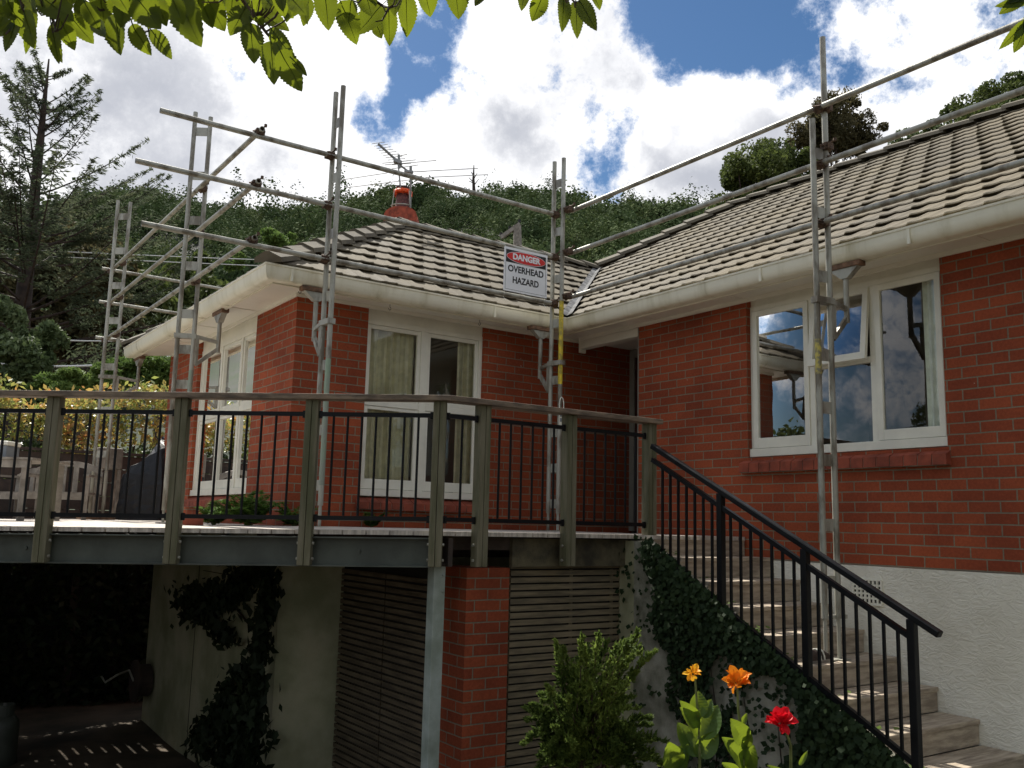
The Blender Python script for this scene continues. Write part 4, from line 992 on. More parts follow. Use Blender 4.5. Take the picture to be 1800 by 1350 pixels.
JUN = leaf_mat('juniper_needles', [(.05, .080, .022), (.13, .19, .04), (.30, .38, .08)], .4, .6, nscale=3, spec=.2)
FERN = leaf_mat('fern_fronds', [(.06, .12, .025), (.12, .22, .04), (.22, .33, .07)], .45, .6, nscale=2, spec=.2)
BIGL = leaf_mat('branch_leaves', [(.022, .042, .010), (.032, .058, .012), (.045, .072, .015)], .30, .5, tcol=(.60, .72, .03), nscale=4, spec=.25)
CANL = leaf_mat('canna_leaves', [(.028, .07, .015), (.06, .12, .022), (.11, .19, .04)], .35, .4, tcol=(.50, .62, .03), nscale=5, spec=.4)
PETO = leaf_mat('orange_petals', [(.85, .22, .012), (.90, .36, .02)], .3, .5, nscale=9, spec=.2)
PETY = leaf_mat('yellow_petals', [(.85, .33, .015), (.92, .52, .03)], .3, .5, nscale=9, spec=.2)
PETR = leaf_mat('red_petals', [(.65, .006, .018), (.80, .02, .035)], .3, .5, nscale=9, spec=.2)
STEM = mat('green_stem', (.14, .17, .05), .6, .2, 12)

def leaf_blade(mb, base, tip, width, nrm, fold=.25, droop=.1, nseg=12, serr=0.0, wide=.42, point=1.0, ripple=0.0, rib=0.0):
    base, tip = Vector(base), Vector(tip); d = tip-base; L = d.length; d = d/L; n = Vector(nrm); n = (n-d*n.dot(d))
    n = n.normalized() if n.length > 1e-4 else d.orthogonal().normalized(); b = d.cross(n)
    vs = []; ac = (-1, -.5, 0, .5, 1)
    for i in range(nseg+1):
        t = i/nseg
        wv_ = (t/wide)**.6*math.exp(.6*(1-t/wide)) if t < wide else max(0, 1-((t-wide)/(1-wide))**1.7)**(.9*point)
        hw = width/2*min(1, wv_)+.0002
        if serr and i % 2: hw *= 1-serr
        for a in ac:
            q = base+d*L*t + b*hw*a + n*(fold*hw*(abs(a)**1.4) - droop*L*t*t*(1) + .06*hw*math.sin(t*9+a*3) + ripple*math.sin(t*62-abs(a)*5)); vs.append(q)
    mb.add(vs, [(i*5+k, i*5+k+1, i*5+5+k+1, i*5+5+k) for i in range(nseg) for k in range(4)])
    if rib: mb.tube([base-d*L*.16-n*.002]+[vs[i*5+2]+n*.0006 for i in range(0, nseg+1, 3)], [rib*1.2]+[rib*(1-.85*i/nseg) for i in range(0, nseg+1, 3)], 5)

# -- the branch hanging into the top of the picture, part of a tree standing beside the viewer
ot = thing('overhanging_tree', 'leafy tree whose serrated green leaves hang into the top left of the view', 'tree', (-2.2, -1.6, -1.66))
LV = [(30, 35, 8, 90, 24), (42, 17, 60, 86, 36), (28, 16, -6, 26, 18), (26, 42, -8, 62, 24), (45, -2, 54, 15, 24), (60, 12, 46, 96, 20), (90, 42, 113, 112, 30), (92, 48, 101, 108, 22), (105, 32, 131, 88, 30),
      (70, -6, 128, 34, 50), (120, 25, 165, 78, 34), (150, 5, 160, 60, 40), (178, -6, 180, 48, 42), (205, 22, 204, 93, 50), (165, 36, 187, 68, 24), (233, 42, 262, 99, 36), (265, 52, 302, 106, 26), (238, -8, 281, 50, 54),
      (205, -16, 222, 36, 44), (275, -12, 282, 24, 40), (310, -10, 352, 81, 54), (362, -6, 396, 56, 40), (392, -20, 422, 20, 50), (432, 12, 404, 63, 36), (440, 40, 446, 114, 38), (476, 72, 481, 145, 38), (492, 88, 532, 161, 44),
      (476, 50, 520, 108, 26), (514, 104, 540, 133, 14), (446, 16, 509, 55, 32), (450, 30, 464, 46, 16), (474, 62, 488, 73, 14), (430, -25, 466, 14, 36), (470, -14, 518, 31, 36), (535, -25, 517, 31, 36), (570, -25, 578, 55, 40),
      (598, 2, 631, 78, 40), (618, 0, 612, 40, 30), (672, 8, 626, 60, 40), (660, 38, 673, 69, 22), (683, 10, 685, 81, 28), (712, -14, 720, 61, 36), (745, -22, 759, 29, 34), (800, -38, 805, 35, 42), (854, -14, 834, 9, 20),
      (956, -12, 935, 39, 30), (990, -6, 992, 53, 26), (1012, 2, 1015, 67, 24), (1018, 0, 1046, 48, 28), (1040, -18, 1056, 16, 24), (922, -16, 918, 11, 20), (15, -8, 22, 30, 26), (340, -20, 330, 30, 40), (640, -20, 655, 30, 36), (700, -18, 690, 20, 30), (110, -10, 100, 25, 40), (255, -20, 262, 30, 40), (500, -20, 490, 20, 30)]
mb = MB(); rl_ = random.Random(11)
for k in range(46):
    x = rl_.uniform(-10, 560); y = rl_.uniform(-35, 4); LV.append((x, y, x+rl_.uniform(-26, 26), y+rl_.uniform(30, 52), rl_.uniform(20, 32)))
for (bx_, by_, tx, ty, wd_) in LV:
    D = 1.75+.18*math.sin(bx_*.02)+rl_.uniform(-.14, .14)
    D2 = D+rl_.uniform(-.035, .035)
    leaf_blade(mb, at(bx_, by_, D), at(tx, ty, D2), wd_/FPX*D*1.12, -CF+CR*rl_.uniform(-.5, .5)+CU*rl_.uniform(-.3, .3), rl_.uniform(.12, .4), rl_.uniform(-.10, .22), 26, .12, ripple=.0006, rib=.0011)
mb.build('leaves', BIGL, ot, smooth=True)
m = MB(); TW = [[(-80, -160), (20, -60), (40, 10), (25, 45), (10, 60)], [(40, -120), (70, -20), (95, 40), (98, 55)], [(300, -180), (400, -40), (440, 20), (470, 60), (500, 92)], [(560, -160), (600, -40), (672, 10), (684, 14)], [(900, -120), (985, -25), (1010, 4)], [(120, -140), (200, -30), (206, 24)], [(200, -150), (240, -20), (262, 54)], [(620, -140), (712, -30), (714, -10)], [(700, -160), (800, -45)]]
BR = [(-.6, .2, 2.9), tuple(at(-160, -330, 1.95)), tuple(at(300, -270, 1.88)), tuple(at(700, -270, 1.9)), tuple(at(1080, -300, 1.98))]
BS = [Vector(BR[i]).lerp(Vector(BR[i+1]), k/12) for i in range(4) for k in range(13)]; TP = []
m.tube(BR, [.03, .022, .016, .013, .008], 8)
for pl in TW:
    pts = [at(x, y, 1.8+.05*math.sin(i)) for i, (x, y) in enumerate(pl)]; q = min(BS, key=lambda b: (b-pts[0]).length); pts = [q, q.lerp(pts[0], .6)+Vector((0, 0, .03))]+pts
    m.tube(pts, [.0075-.0057*i/(len(pts)-1) for i in range(len(pts))], 6)
    TP += [pts[i].lerp(pts[i+1], k/10) for i in range(len(pts)-1) for k in range(11)]
for (bx_, by_, tx, ty, wd_) in LV:       # leaf stalks
    b = at(bx_, by_, 1.80); q = min(TP+BS, key=lambda p: (p-b).length)
    if (q-b).length > .01: m.tube([q, q.lerp(b, .5)-Vector((0, 0, .012)), b], [.0022, .0016, .0012], 5)
m.tube([(-2.2, -1.6, 2.6), (-1.4, -.6, 2.85), (-.6, .2, 2.9)], [.06, .045, .03], 8)
m.build('twig', BARK, ot)
m = MB(); m.tube([(-2.3, -1.7, -1.9), (-2.2, -1.6, 0), (-2.1, -1.7, 2), (-2.2, -1.6, 2.8), (-1.8, -1.9, 4.2)], [.24, .19, .16, .13, .06], 12); m.build('trunk', BARK, ot, smooth=True)
rng = np.random.default_rng(21)
P2 = rng.normal(size=(2800, 3)); P2 /= np.linalg.norm(P2, axis=1)[:, None]; P2 *= rng.uniform(.3, 1, (2800, 1))**.5*np.array([3.6, 2.1, 1.3]); P2 += np.array([1.0, 3.1, 3.7]); P2 += .3*np.sin(P2[:, [1, 2, 0]]*4)
P = rng.normal(size=(9000, 3)); P /= np.linalg.norm(P, axis=1)[:, None]; P *= rng.uniform(.35, 1, (9000, 1))**.5*np.array([3.6, 3.8, 1.7]); P += np.array([.1, -1.1, 3.6]); P += .35*np.sin(P[:, [1, 2, 0]]*3); P = np.concatenate([P, P2])
cf, cr_, cu_ = np.array(CF), np.array(CR), np.array(CU); zz = P@cf
py = 675-FPX*(P@cu_)/np.maximum(zz, .01); px_ = 900+FPX*(P@cr_)/np.maximum(zz, .01)
keep = ((zz < .05) | (py < -90)) & (P[:, 2] > 1.6)
card_mesh('crown', cards(P[keep], .12, .62, rng), BIGL, ot)

rt = thing('hanging_branch', 'small branch tip with yellow-green leaves at the top right corner', 'branch', at(1790, 30, 1.9))
mb = MB()
for (bx_, by_, tx, ty, wd_) in [(1808, 2, 1750, 10, 18), (1800, -5, 1757, 24, 22), (1806, 36, 1758, 86, 20), (1808, 38, 1783, 92, 26), (1820, 10, 1800, 60, 26), (1812, -10, 1775, -2, 22), (1800, -12, 1766, 6, 16)]:
    leaf_blade(mb, at(bx_, by_, 1.9), at(tx, ty, 1.9), wd_/FPX*1.9*1.1, -CF+CR*rl_.uniform(-.4, .4), .25, .05, 26, .12, ripple=.0006, rib=.0011)
mb.build('leaves', BIGL, rt, smooth=True); m = MB(); m.tube([at(2500, -1000, 2.9), at(2150, -480, 2.3), at(1900, -120, 1.95), at(1830, -20, 1.92), at(1806, 36, 1.9)], [.022, .012, .006, .004, .002], 6); m.build('twig', BARK, rt)

# -- trees
def tree(name, label, cat, base, top, ells, nleaf, lsize, leafm, trunk_r=.15, barkm=BARK, seed=1, group=None, nclump=40, aspect=.55, limbs=7, trunk_top=None, axis=None):
    rng = np.random.default_rng(seed); t = thing(name, label, cat, base, group); out = []; tips = []
    tot = sum(e[3]*e[4]*e[5] for e in ells)**1.0
    for e in ells:
        c, r = np.array(e[:3]), np.array(e[3:]); k = max(5, int(nclump*(e[3]*e[4]*e[5])/tot))
        d = rng.normal(size=(k, 3)); d /= np.linalg.norm(d, axis=1)[:, None]; cc = c+d*r*rng.uniform(.45, 1.0, (k, 1)); tips += [Vector(x) for x in cc[:3]]
        for q in cc:
            n = max(8, int(nleaf*(e[3]*e[4]*e[5])/tot/k)); sz = r*rng.uniform(.22, .42)
            dd_ = rng.normal(size=(n, 3)); dd_ /= np.linalg.norm(dd_, axis=1)[:, None]; pp = q+dd_*sz*rng.uniform(.5, 1.0, (n, 1)); out.append(cards(pp, lsize, aspect, rng, axis=axis))
    card_mesh('crown', np.concatenate(out), leafm, t)
    b = Vector(base); tp = Vector(trunk_top or top); m = MB(); n = 6
    m.tube([b.lerp(tp, i/n)+Vector((.05*math.sin(i*2), .05*math.cos(i*3), 0)) for i in range(n+1)], [trunk_r*(1-.8*i/n) for i in range(n+1)], 8)
    for i, q in enumerate(tips[:limbs]): s = b.lerp(tp, .45+.4*i/max(1, limbs)); m.tube([s, s.lerp(q, .5)+Vector((0, 0, .08)), q], [trunk_r*.35, trunk_r*.2, trunk_r*.06], 6)
    m.build('trunk', barkm, t, smooth=True)
    return t
def E(px, py, D, rx, ry, rd=None):
    c = at(px, py, D); s = D/FPX; return (c.x, c.y, c.z, rx*s, (rd or rx)*s, ry*s)
def gnd(px, D, py=905): c = at(px, py, D); return (c.x, c.y, -2.7)
# tall sparse conifer at the left edge
def conifer():
    D = 26.0; top = at(86, 104, D); bx_, by_ = top.x, top.y; rng = np.random.default_rng(8); t = thing('conifer_tree', 'tall sparse conifer with long rising branches at the left edge', 'tree', (bx_, by_, -2.7))
    m = MB(); m.tube([(bx_, by_, -2.7), (bx_+.05, by_, 2), (bx_, by_, 6), (bx_, by_, 10), tuple(top)], [.36, .28, .20, .11, .02], 10); V = []; zt = top.z
    for i in range(84):
        f = rng.uniform(0, 1)**.85; z = 4.2+(zt-.4-4.2)*f; L = (5.0*(1-f)**.8+.6)*rng.uniform(.7, 1.1); az = rng.uniform(0, 2*math.pi); up = rng.uniform(.22, .5)+.28*f
        dv = Vector((math.cos(az), math.sin(az), up)).normalized(); s = Vector((bx_, by_, z)); pts = []
        for k in range(7): q = k/6; pts.append(s+dv*L*q+Vector((0, 0, -.10*L*q*(1-q)+.14*L*q*q)))
        m.tube(pts, [.045*(1-f*.6)*(1-.85*k/6) for k in range(7)], 5)
        sd_ = Vector((-dv.y, dv.x, 0)).normalized(); nn = int(17*L+16)
        for _ in range(nn):
            q = rng.uniform(.16, 1)**.8; k = min(5, int(q*6)); p = pts[k].lerp(pts[k+1], q*6-k); tl = L*.20*(1.1-q)*rng.uniform(.3, 1.15); sg = rng.choice([-1, 1])
            e = p+(sd_*sg+dv*.7+Vector((0, 0, rng.uniform(-.35, .25)))).normalized()*tl; nq = max(3, int(9*tl/.35))
            ts = rng.uniform(.15, 1.05, nq); pp = np.array([p.lerp(e, float(x)) for x in ts]); a = (e-p).normalized()
            V.append(cards(pp+rng.normal(size=pp.shape)*.025, .16, .22, rng, axis=np.array([[a.x, a.y, a.z-.35]]*nq), jit=1.1))
    for i in range(16):      # dead lower limbs
        z = rng.uniform(-.5, 4.5); az = rng.uniform(-.9, .9)+math.atan2(CR.y, CR.x); L = rng.uniform(3.2, 5.2); dv = Vector((math.cos(az), math.sin(az), rng.uniform(.28, .5))).normalized(); s = Vector((bx_, by_, z))
        m.tube([s, s+dv*L*.5-Vector((0, 0, .1)), s+dv*L], [.05, .032, .01], 5)
        for _ in range(26):
            q = rng.uniform(.35, 1); p = s+dv*L*q; V.append(cards(np.array([p])+rng.normal(size=(7, 3))*.2, .17, .3, rng))
    m.build('trunk', DKBARK, t, smooth=True); card_mesh('crown', np.concatenate(V), PINEL, t)
conifer()
tree('bushy_tree', 'dark olive-brown tree right behind the tall conifer, above the hedge', 'tree', gnd(150, 32), at(150, 420, 32), [E(150, 480, 32, 90, 95), E(80, 560, 31, 90, 90), E(200, 590, 30, 80, 70), E(20, 480, 32, 70, 110)], 26000, .26, TREEB, .2, DKBARK, 31, 'trees behind the hedge', 90)
tree('bushy_tree', 'dark green rounded tree beyond the side eave and scaffold tubes', 'tree', gnd(280, 38), at(280, 480, 38), [E(270, 560, 38, 75, 85), E(340, 540, 40, 70, 70), E(230, 500, 40, 50, 60), E(330, 470, 44, 50, 40)], 22000, .28, TREEG, .2, DKBARK, 32, 'trees behind the hedge', 90)
tree('shrub', 'grey-green leafy shrub at the left edge above the balustrade', 'shrub', gnd(40, 18), at(40, 620, 18), [E(20, 640, 18, 70, 55), E(60, 600, 18.5, 45, 50), E(10, 575, 19, 45, 50)], 9000, .13, GREYL, .06, BARK, 33, None, 50)
tree('shrub', 'feathery bright green shrub behind the orange hedge', 'shrub', gnd(130, 17), at(130, 660, 17), [E(120, 672, 17, 55, 22), E(175, 668, 17.2, 42, 26), E(250, 655, 18, 60, 30), E(80, 675, 17, 30, 18)], 9000, .14, SHRUB, .05, BARK, 34, None, 50, aspect=.3)
tree('dome_tree', 'dense domed green tree showing above the right wing ridge', 'tree', gnd(1340, 44), at(1345, 330, 44), [E(1345, 330, 44, 84, 76), E(1295, 360, 44, 46, 58), E(1400, 325, 44, 50, 66), E(1340, 400, 44, 90, 60)], 46000, .20, TREEG, .3, DKBARK, 35, None, 140)
tree('pine_tree', 'brownish open pine with two bare trunks rising above the roof', 'tree', gnd(1480, 52), at(1475, 200, 52), [E(1475, 222, 52, 60, 52), E(1436, 238, 52, 44, 44), E(1506, 232, 52, 44, 40), E(1470, 190, 52, 40, 28), E(1512, 268, 52, 30, 13), E(1412, 265, 53, 32, 34)], 26000, .20, TREEB, .30, DKBARK, 36, None, 110, aspect=.4, trunk_top=at(1470, 240, 52))
tree('cypress_tree', 'layered green conifer behind the roof ridge near the right edge', 'tree', gnd(1760, 40), at(1780, 190, 40), [E(1640, 246, 40, 55, 22), E(1705, 216, 40, 60, 40), E(1765, 192, 40, 70, 46), E(1830, 166, 40, 80, 46), E(1800, 240, 40, 140, 40)], 44000, .17, TREEG, .3, DKBARK, 37, None, 150)
tree('flowering_shrub', 'grey shrub with pale flowers peeping over the right ridge', 'shrub', gnd(1605, 30), at(1605, 250, 30), [E(1600, 250, 30, 34, 24), E(1660, 232, 30, 24, 14)], 3000, .11, GREYL, .06, BARK, 38, None, 26)
tree('round_tree', 'bright green round tree on the slope left of the tiled wing', 'tree', gnd(490, 70), at(490, 425, 70), [E(490, 425, 70, 34, 22), E(515, 440, 70, 26, 18), E(410, 462, 68, 24, 16)], 7000, .34, SHRUB, .2, BARK, 39, None, 50)
tree('lawn_tree', 'bushy green tree on the lawn mirrored in the right pane of the three-part window', 'tree', (-9.5, 13.8, -2.7), (-9.5, 13.9, 3.4), [(-9.5, 13.7, 1.4, 1.25, 1.25, 1.9), (-9.4, 14.2, .4, 1.1, 1.1, 1.5), (-9.6, 13.4, 3.0, .7, .7, 1.0)], 12000, .16, TREEG, .15, BARK, 40, None, 60)
tree('lawn_tree', 'broad dark tree on the lawn mirrored in the left pane of the three-part window', 'tree', (-7.0, 17.9, -2.7), (-7, 17.9, 3.6), [(-7, 17.9, 1.0, 1.9, 1.7, 2.3), (-6.4, 18.6, 2.4, 1.3, 1.3, 1.3), (-7.2, 17.6, -.8, 1.9, 1.6, 1.4), (-5.0, 17.2, -.2, 1.2, 1.2, 1.9)], 14000, .2, TREEG, .18, BARK, 41, None, 70)
for i, (x, y, h, r) in enumerate(((-9.5, 3, 3.4, 2.6), (-5, -7, 4.0, 3.2), (4, -8.5, 4.0, 3.4))):  # trees added out of view to hold back sky light from the scene
    tree('garden_tree', ['broad tree on the lawn west of the deck', 'tall tree behind the viewer to the south-west', 'tall tree behind the viewer near the drive'][i], 'tree', (x, y, -1.8), (x, y, h), [(x, y, h-1, r, r, 2.6), (x+1, y-.8, h-2.6, r*.9, r*.9, 1.7), (x-.8, y+.9, h-2.8, r*.8, r*.8, 1.6)], 7000, .30, TREEG, .2, BARK, 50+i, None, 60)
# dead tree on the skyline
bt = thing('dead_tree', 'bare dead tree standing up from the skyline right of the chimney', 'tree', at(832, 330, 240)); m = MB()
m.tube([at(833, 340, 240), at(832, 315, 240), at(833, 290, 240)], [.5, .35, .1], 5)
for (a, b, c_, d_) in ((833, 326, 842, 314), (832, 320, 824, 312), (833, 314, 839, 304), (832, 308, 828, 302), (833, 322, 824, 318)): m.tube([at(a, b, 240), at(c_, d_, 240)], [.18, .06], 4)
m.build('trunk', DKBARK, bt)

# hedge with red-gold young leaves beyond the deck
hg = thing('hedge', 'tall clipped hedge with orange-red young leaves behind the deck', 'hedge', (0, 15.2, -2.7)); rng = np.random.default_rng(5); n = 26000
x = rng.uniform(-7, 4.4, n); z = rng.uniform(-.3, 1, n); lump = .16*np.sin(x*2.1)+.10*np.sin(x*5.3+1)
zz = np.where(z > 0, z*1.5+.25, z); top = 1.74+lump
side = rng.random(n)
Y = np.where(side < .72, 15.42+.10*np.sin(x*3+zz*4)+rng.normal(size=n)*.10, rng.uniform(15.4, 16.4, n)); Z = np.where(side < .72, .15+(top-.15)*rng.uniform(0, 1, n)**.8, top+rng.normal(size=n)*.07)
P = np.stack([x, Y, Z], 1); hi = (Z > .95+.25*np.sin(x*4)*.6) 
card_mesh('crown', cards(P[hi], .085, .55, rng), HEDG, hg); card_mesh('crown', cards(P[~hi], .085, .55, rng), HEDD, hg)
sp = rng.uniform(-7, 4.4, 900); Q = np.stack([sp, rng.uniform(15.4, 16.1, 900), 1.78+.16*np.sin(sp*2.1)+rng.uniform(0, .28, 900)], 1); card_mesh('shoots', cards(Q, .10, .5, rng), HEDG, hg)
m = MB()
for k in range(24): m.tube([(-6.6+k*.46, 15.9, -2.7), (-6.6+k*.46+.1*math.sin(k*3), 15.9+.1*math.cos(k*5), 1.3)], .04, 6)
m.build('trunk', DKBARK, hg)
# dark planting under and beyond the deck
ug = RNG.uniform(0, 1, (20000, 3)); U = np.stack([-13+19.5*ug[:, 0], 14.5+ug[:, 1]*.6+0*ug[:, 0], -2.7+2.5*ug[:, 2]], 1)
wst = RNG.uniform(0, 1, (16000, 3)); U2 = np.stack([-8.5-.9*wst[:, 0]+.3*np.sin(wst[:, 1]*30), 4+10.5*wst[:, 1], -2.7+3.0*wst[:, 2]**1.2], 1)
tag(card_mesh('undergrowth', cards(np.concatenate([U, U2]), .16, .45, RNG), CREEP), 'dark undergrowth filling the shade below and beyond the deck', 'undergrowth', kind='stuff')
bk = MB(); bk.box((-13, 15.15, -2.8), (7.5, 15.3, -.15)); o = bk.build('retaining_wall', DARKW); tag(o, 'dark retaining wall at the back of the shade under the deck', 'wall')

# creeper on the foundation below the deck
cr2 = thing('creeper', 'dark leafy creeper climbing the plastered foundation under the deck', 'creeper', (3.2, 9, -2.5)); rng = np.random.default_rng(6); pts = []
def creep_band(pl, D_off, n, wd_):
    for _ in range(n):
        k = rng.integers(0, len(pl)-1); t = rng.random(); a, b = pl[k], pl[k+1]; pts.append((a[0]+(b[0]-a[0])*t+rng.normal()*wd_*(a[2] if len(a) > 2 else 1), a[1]+(b[1]-a[1])*t+rng.normal()*wd_*(a[2] if len(a) > 2 else 1)))
creep_band([(465, 985), (470, 1060), (455, 1120), (448, 1200), (445, 1260), (440, 1340)], 0, 1100, 9); creep_band([(440, 1000), (400, 1050), (350, 1060), (325, 1060)], 0, 800, 16); creep_band([(340, 1060), (385, 1110), (400, 1125)], 0, 240, 9)
creep_band([(420, 1180), (400, 1240), (370, 1280), (345, 1310)], 0, 480, 13); creep_band([(430, 1250), (420, 1320), (390, 1345)], 0, 800, 24)
P = []
for x, y in pts:
    if x < 462+(985-y)*.08: q = onx(LX-.05-abs(rng.normal())*.05, x, y)
    else: q = ony(WY-.05-abs(rng.normal())*.05, x, y)
    if q.z < -.36: P.append(tuple(q))
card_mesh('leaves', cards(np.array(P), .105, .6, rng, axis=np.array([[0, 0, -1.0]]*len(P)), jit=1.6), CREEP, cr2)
m = MB(); m.tube([onx(LX-.03, 440, 1345), onx(LX-.03, 448, 1200), onx(LX-.03, 462, 1060), onx(LX-.03, 474, 990)], [.02, .018, .014, .01], 6); m.build('stem', DKBARK, cr2); m = MB(); m.tube([onx(LX-.03, 455, 1120), onx(LX-.03, 400, 1050), onx(LX-.03, 330, 1050)], [.012, .01, .006], 6); m.build('stem', DKBARK, cr2)

# ivy over the side wall of the staircase
iv = thing('ivy', 'dark ivy spreading over the side wall of the staircase', 'ivy', (5.5, 4.8, -1.9)); rng = np.random.default_rng(9); P = []
while len(P) < 12500:
    y = rng.uniform(3.0, 6.2); top = -.10-.575*(5.90-y) if y < 5.9 else -.12; z = top+.05-abs(rng.normal())*.55 if rng.random() < .75 else rng.uniform(-2.2, top)
    if z < -2.2: continue
    q = Vector((SX0-.125-abs(rng.normal())*.045, y, z)); dpx = 900+FPX*q.dot(CR)/q.dot(CF); dpy = 675-FPX*q.dot(CU)/q.dot(CF)
    hole = ((dpx-1345)/60)**2+((dpy-1270)/85)**2 < 1 or ((dpx-1270)/26)**2+((dpy-1200)/50)**2 < 1
    if hole and rng.random() < .93: continue
    if dpx < 1136+.20*max(0, dpy-1010)+9*math.sin(dpy*.05) and rng.random() < .97: continue
    P.append(tuple(q))
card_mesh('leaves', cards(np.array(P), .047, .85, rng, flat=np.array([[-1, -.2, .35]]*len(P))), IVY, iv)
P = []
for i in range(1, 9):
    for _ in range(9): P.append((SX0-.02+abs(rng.normal())*.07, 5.90-RUN*i+rng.uniform(.02, .26), -.066-RISE*i+.02+abs(rng.normal())*.02))
card_mesh('leaves', cards(np.array(P), .05, .8, rng, flat=np.array([[0, 0, 1.0]]*len(P))), SHRUB, iv)
for k in range(7):
    m = MB(); y = 3.5+.33*k; z = -.45-.575*(5.9-y); m.tube([(SX0-.118, y, -2.1), (SX0-.118, y+.06*math.sin(k), (z-2.1)/2), (SX0-.118, y+.05, z)], [.007, .005, .002], 5); m.build('stem', DKBARK, iv)

# juniper bush
ju = thing('juniper_bush', 'feathery juniper bush with sunlit tips in front of the slat screen', 'bush', at(1040, 1350, 6.1)); rng = np.random.default_rng(12); V = []; m = MB()
jb = at(1045, 1330, 6.0)
def spray(p0, p1, curl, n, r0, sz=.042):
    bend = rng.uniform(-.05, .13); p0, p1 = Vector(p0), Vector(p1); d = p1-p0; pts = [p0.lerp(p1, k/8)+Vector((0, 0, curl*math.sin(k/8*math.pi)))+CR*bend*(k/8)**2-Vector((0, 0, .05*(k/8)**3))+Vector((rng.normal()*.010, rng.normal()*.010, 0)) for k in range(9)]
    m.tube(pts, [.007*(1-.8*k/8) for k in range(9)], 5); a = d.normalized()
    for _ in range(n):
        q = rng.uniform(.2, 1); k = min(7, int(q*8)); p = pts[k].lerp(pts[k+1], q*8-k); rr_ = r0*(1.15-q)*rng.uniform(.1, 1); o_ = Vector(rng.normal(size=3)).normalized(); e = p+(o_+a*.9).normalized()*rr_
        ax = (e-p).normalized()*.6+a*.6; V.append(cards(np.array([p.lerp(e, float(x)) for x in rng.uniform(.2, 1.1, 6)]), sz, .30, rng, axis=np.array([[ax.x, ax.y, ax.z]]*6), jit=.9))
SPR = [(1045, 1330, 1125, 1092), (1040, 1300, 1108, 1110), (1040, 1300, 1085, 1120), (1030, 1300, 1050, 1098), (1030, 1300, 1030, 1120), (1020, 1320, 1000, 1100), (1010, 1320, 965, 1110), (1000, 1330, 945, 1190), (1000, 1330, 930, 1230), (1000, 1340, 925, 1280), (1010, 1340, 960, 1240), (1050, 1330, 1075, 1180), (1050, 1340, 1100, 1230), (1060, 1350, 1130, 1250),
       (1060, 1350, 1150, 1290), (1050, 1350, 1120, 1310), (1020, 1350, 990, 1210), (1000, 1350, 950, 1320), (1030, 1340, 1020, 1180), (1040, 1340, 1060, 1230), (1010, 1350, 975, 1290), (1070, 1360, 1165, 1335), (1000, 1360, 930, 1345), (1050, 1360, 1080, 1300), (1040, 1250, 1120, 1100), (1020, 1280, 1010, 1150), (1030, 1360, 1000, 1300), (1060, 1360, 1110, 1345)]
for (a, b, c_, d_) in SPR:
    dd_ = rng.uniform(-.22, .22); spray(at(a, b, 5.95), at(c_, d_, 5.68+dd_), rng.uniform(.02, .10), 85, .13)
for k in range(46):
    a_ = rng.uniform(0, 1); tx = 920+235*rng.uniform(0, 1); ty = rng.uniform(1170+60*abs((tx-1045)/120)**2, 1350); D0_ = 5.95+rng.uniform(-.30, .22)
    spray(at(1040+rng.uniform(-35, 35), 1370, 5.98), at(tx, ty, D0_), rng.uniform(.05, .16), 75, .12, .045)
for (a, b, c_, d_) in SPR[:14]:
    for _ in range(2): spray(at(a, b, 6.0), at(c_+rng.uniform(-16, 16), d_+rng.uniform(8, 40), 5.9+rng.uniform(-.2, .2)), rng.uniform(.05, .12), 80, .11, .045)
card_mesh('foliage', np.concatenate(V), JUN, ju); m.tube([jb+Vector((0, 0, -.6)), jb, at(1040, 1230, 5.95)], [.05, .035, .015], 7); m.build('trunk', BARK, ju)

# canna lilies
def canna(label, base, stems, leaves_, flowers, seed):
    rg = random.Random(seed); t = thing('canna_lily', label, 'flower', base, 'canna lilies in the garden bed'); m = MB()
    for pts in stems: m.tube(pts, [.011-.005*i/(len(pts)-1) for i in range(len(pts))], 7)
    m.build('stem', STEM, t, smooth=True)
    for (b, tp, wd_, nr) in leaves_:
        m = MB(); leaf_blade(m, b, tp, wd_, nr, rg.uniform(.3, .6), rg.uniform(-.05, .2), 44, wide=.45, ripple=.0016); m.build('leaf', CANL, t, smooth=True)
    for (c, r, mt_, n) in flowers:
        m = MB()
        for k in range(n):
            a = k*2.399; el = rg.uniform(-.35, .75); dv = CR*math.cos(a)*.9+CU*(math.sin(a)*.6+el*.5)-CF*rg.uniform(-.2, .6); dv.normalize(); s = c-CU*r*.35
            leaf_blade(m, s+dv*r*.1, s+dv*r*rg.uniform(.55, 1.1)+CU*r*rg.uniform(.05, .55), r*rg.uniform(.35, .75), CU-CF*rg.uniform(-.2, .9)+CR*rg.uniform(-.6, .6), rg.uniform(.3, .8), rg.uniform(-.1, .4), 12, wide=.62, point=.6, ripple=.002)
        for k in range(2): m.tube([c-CU*r*.2, c+CU*r*rg.uniform(.3, .8)+CR*r*rg.uniform(-.3, .3)], [.004, .002], 5)
        m.build('flower', mt_, t, smooth=True)
Dc = 5.45; n0 = -CF+CU*.5
g1 = at(1228, 1420, Dc); g1.z = -1.95
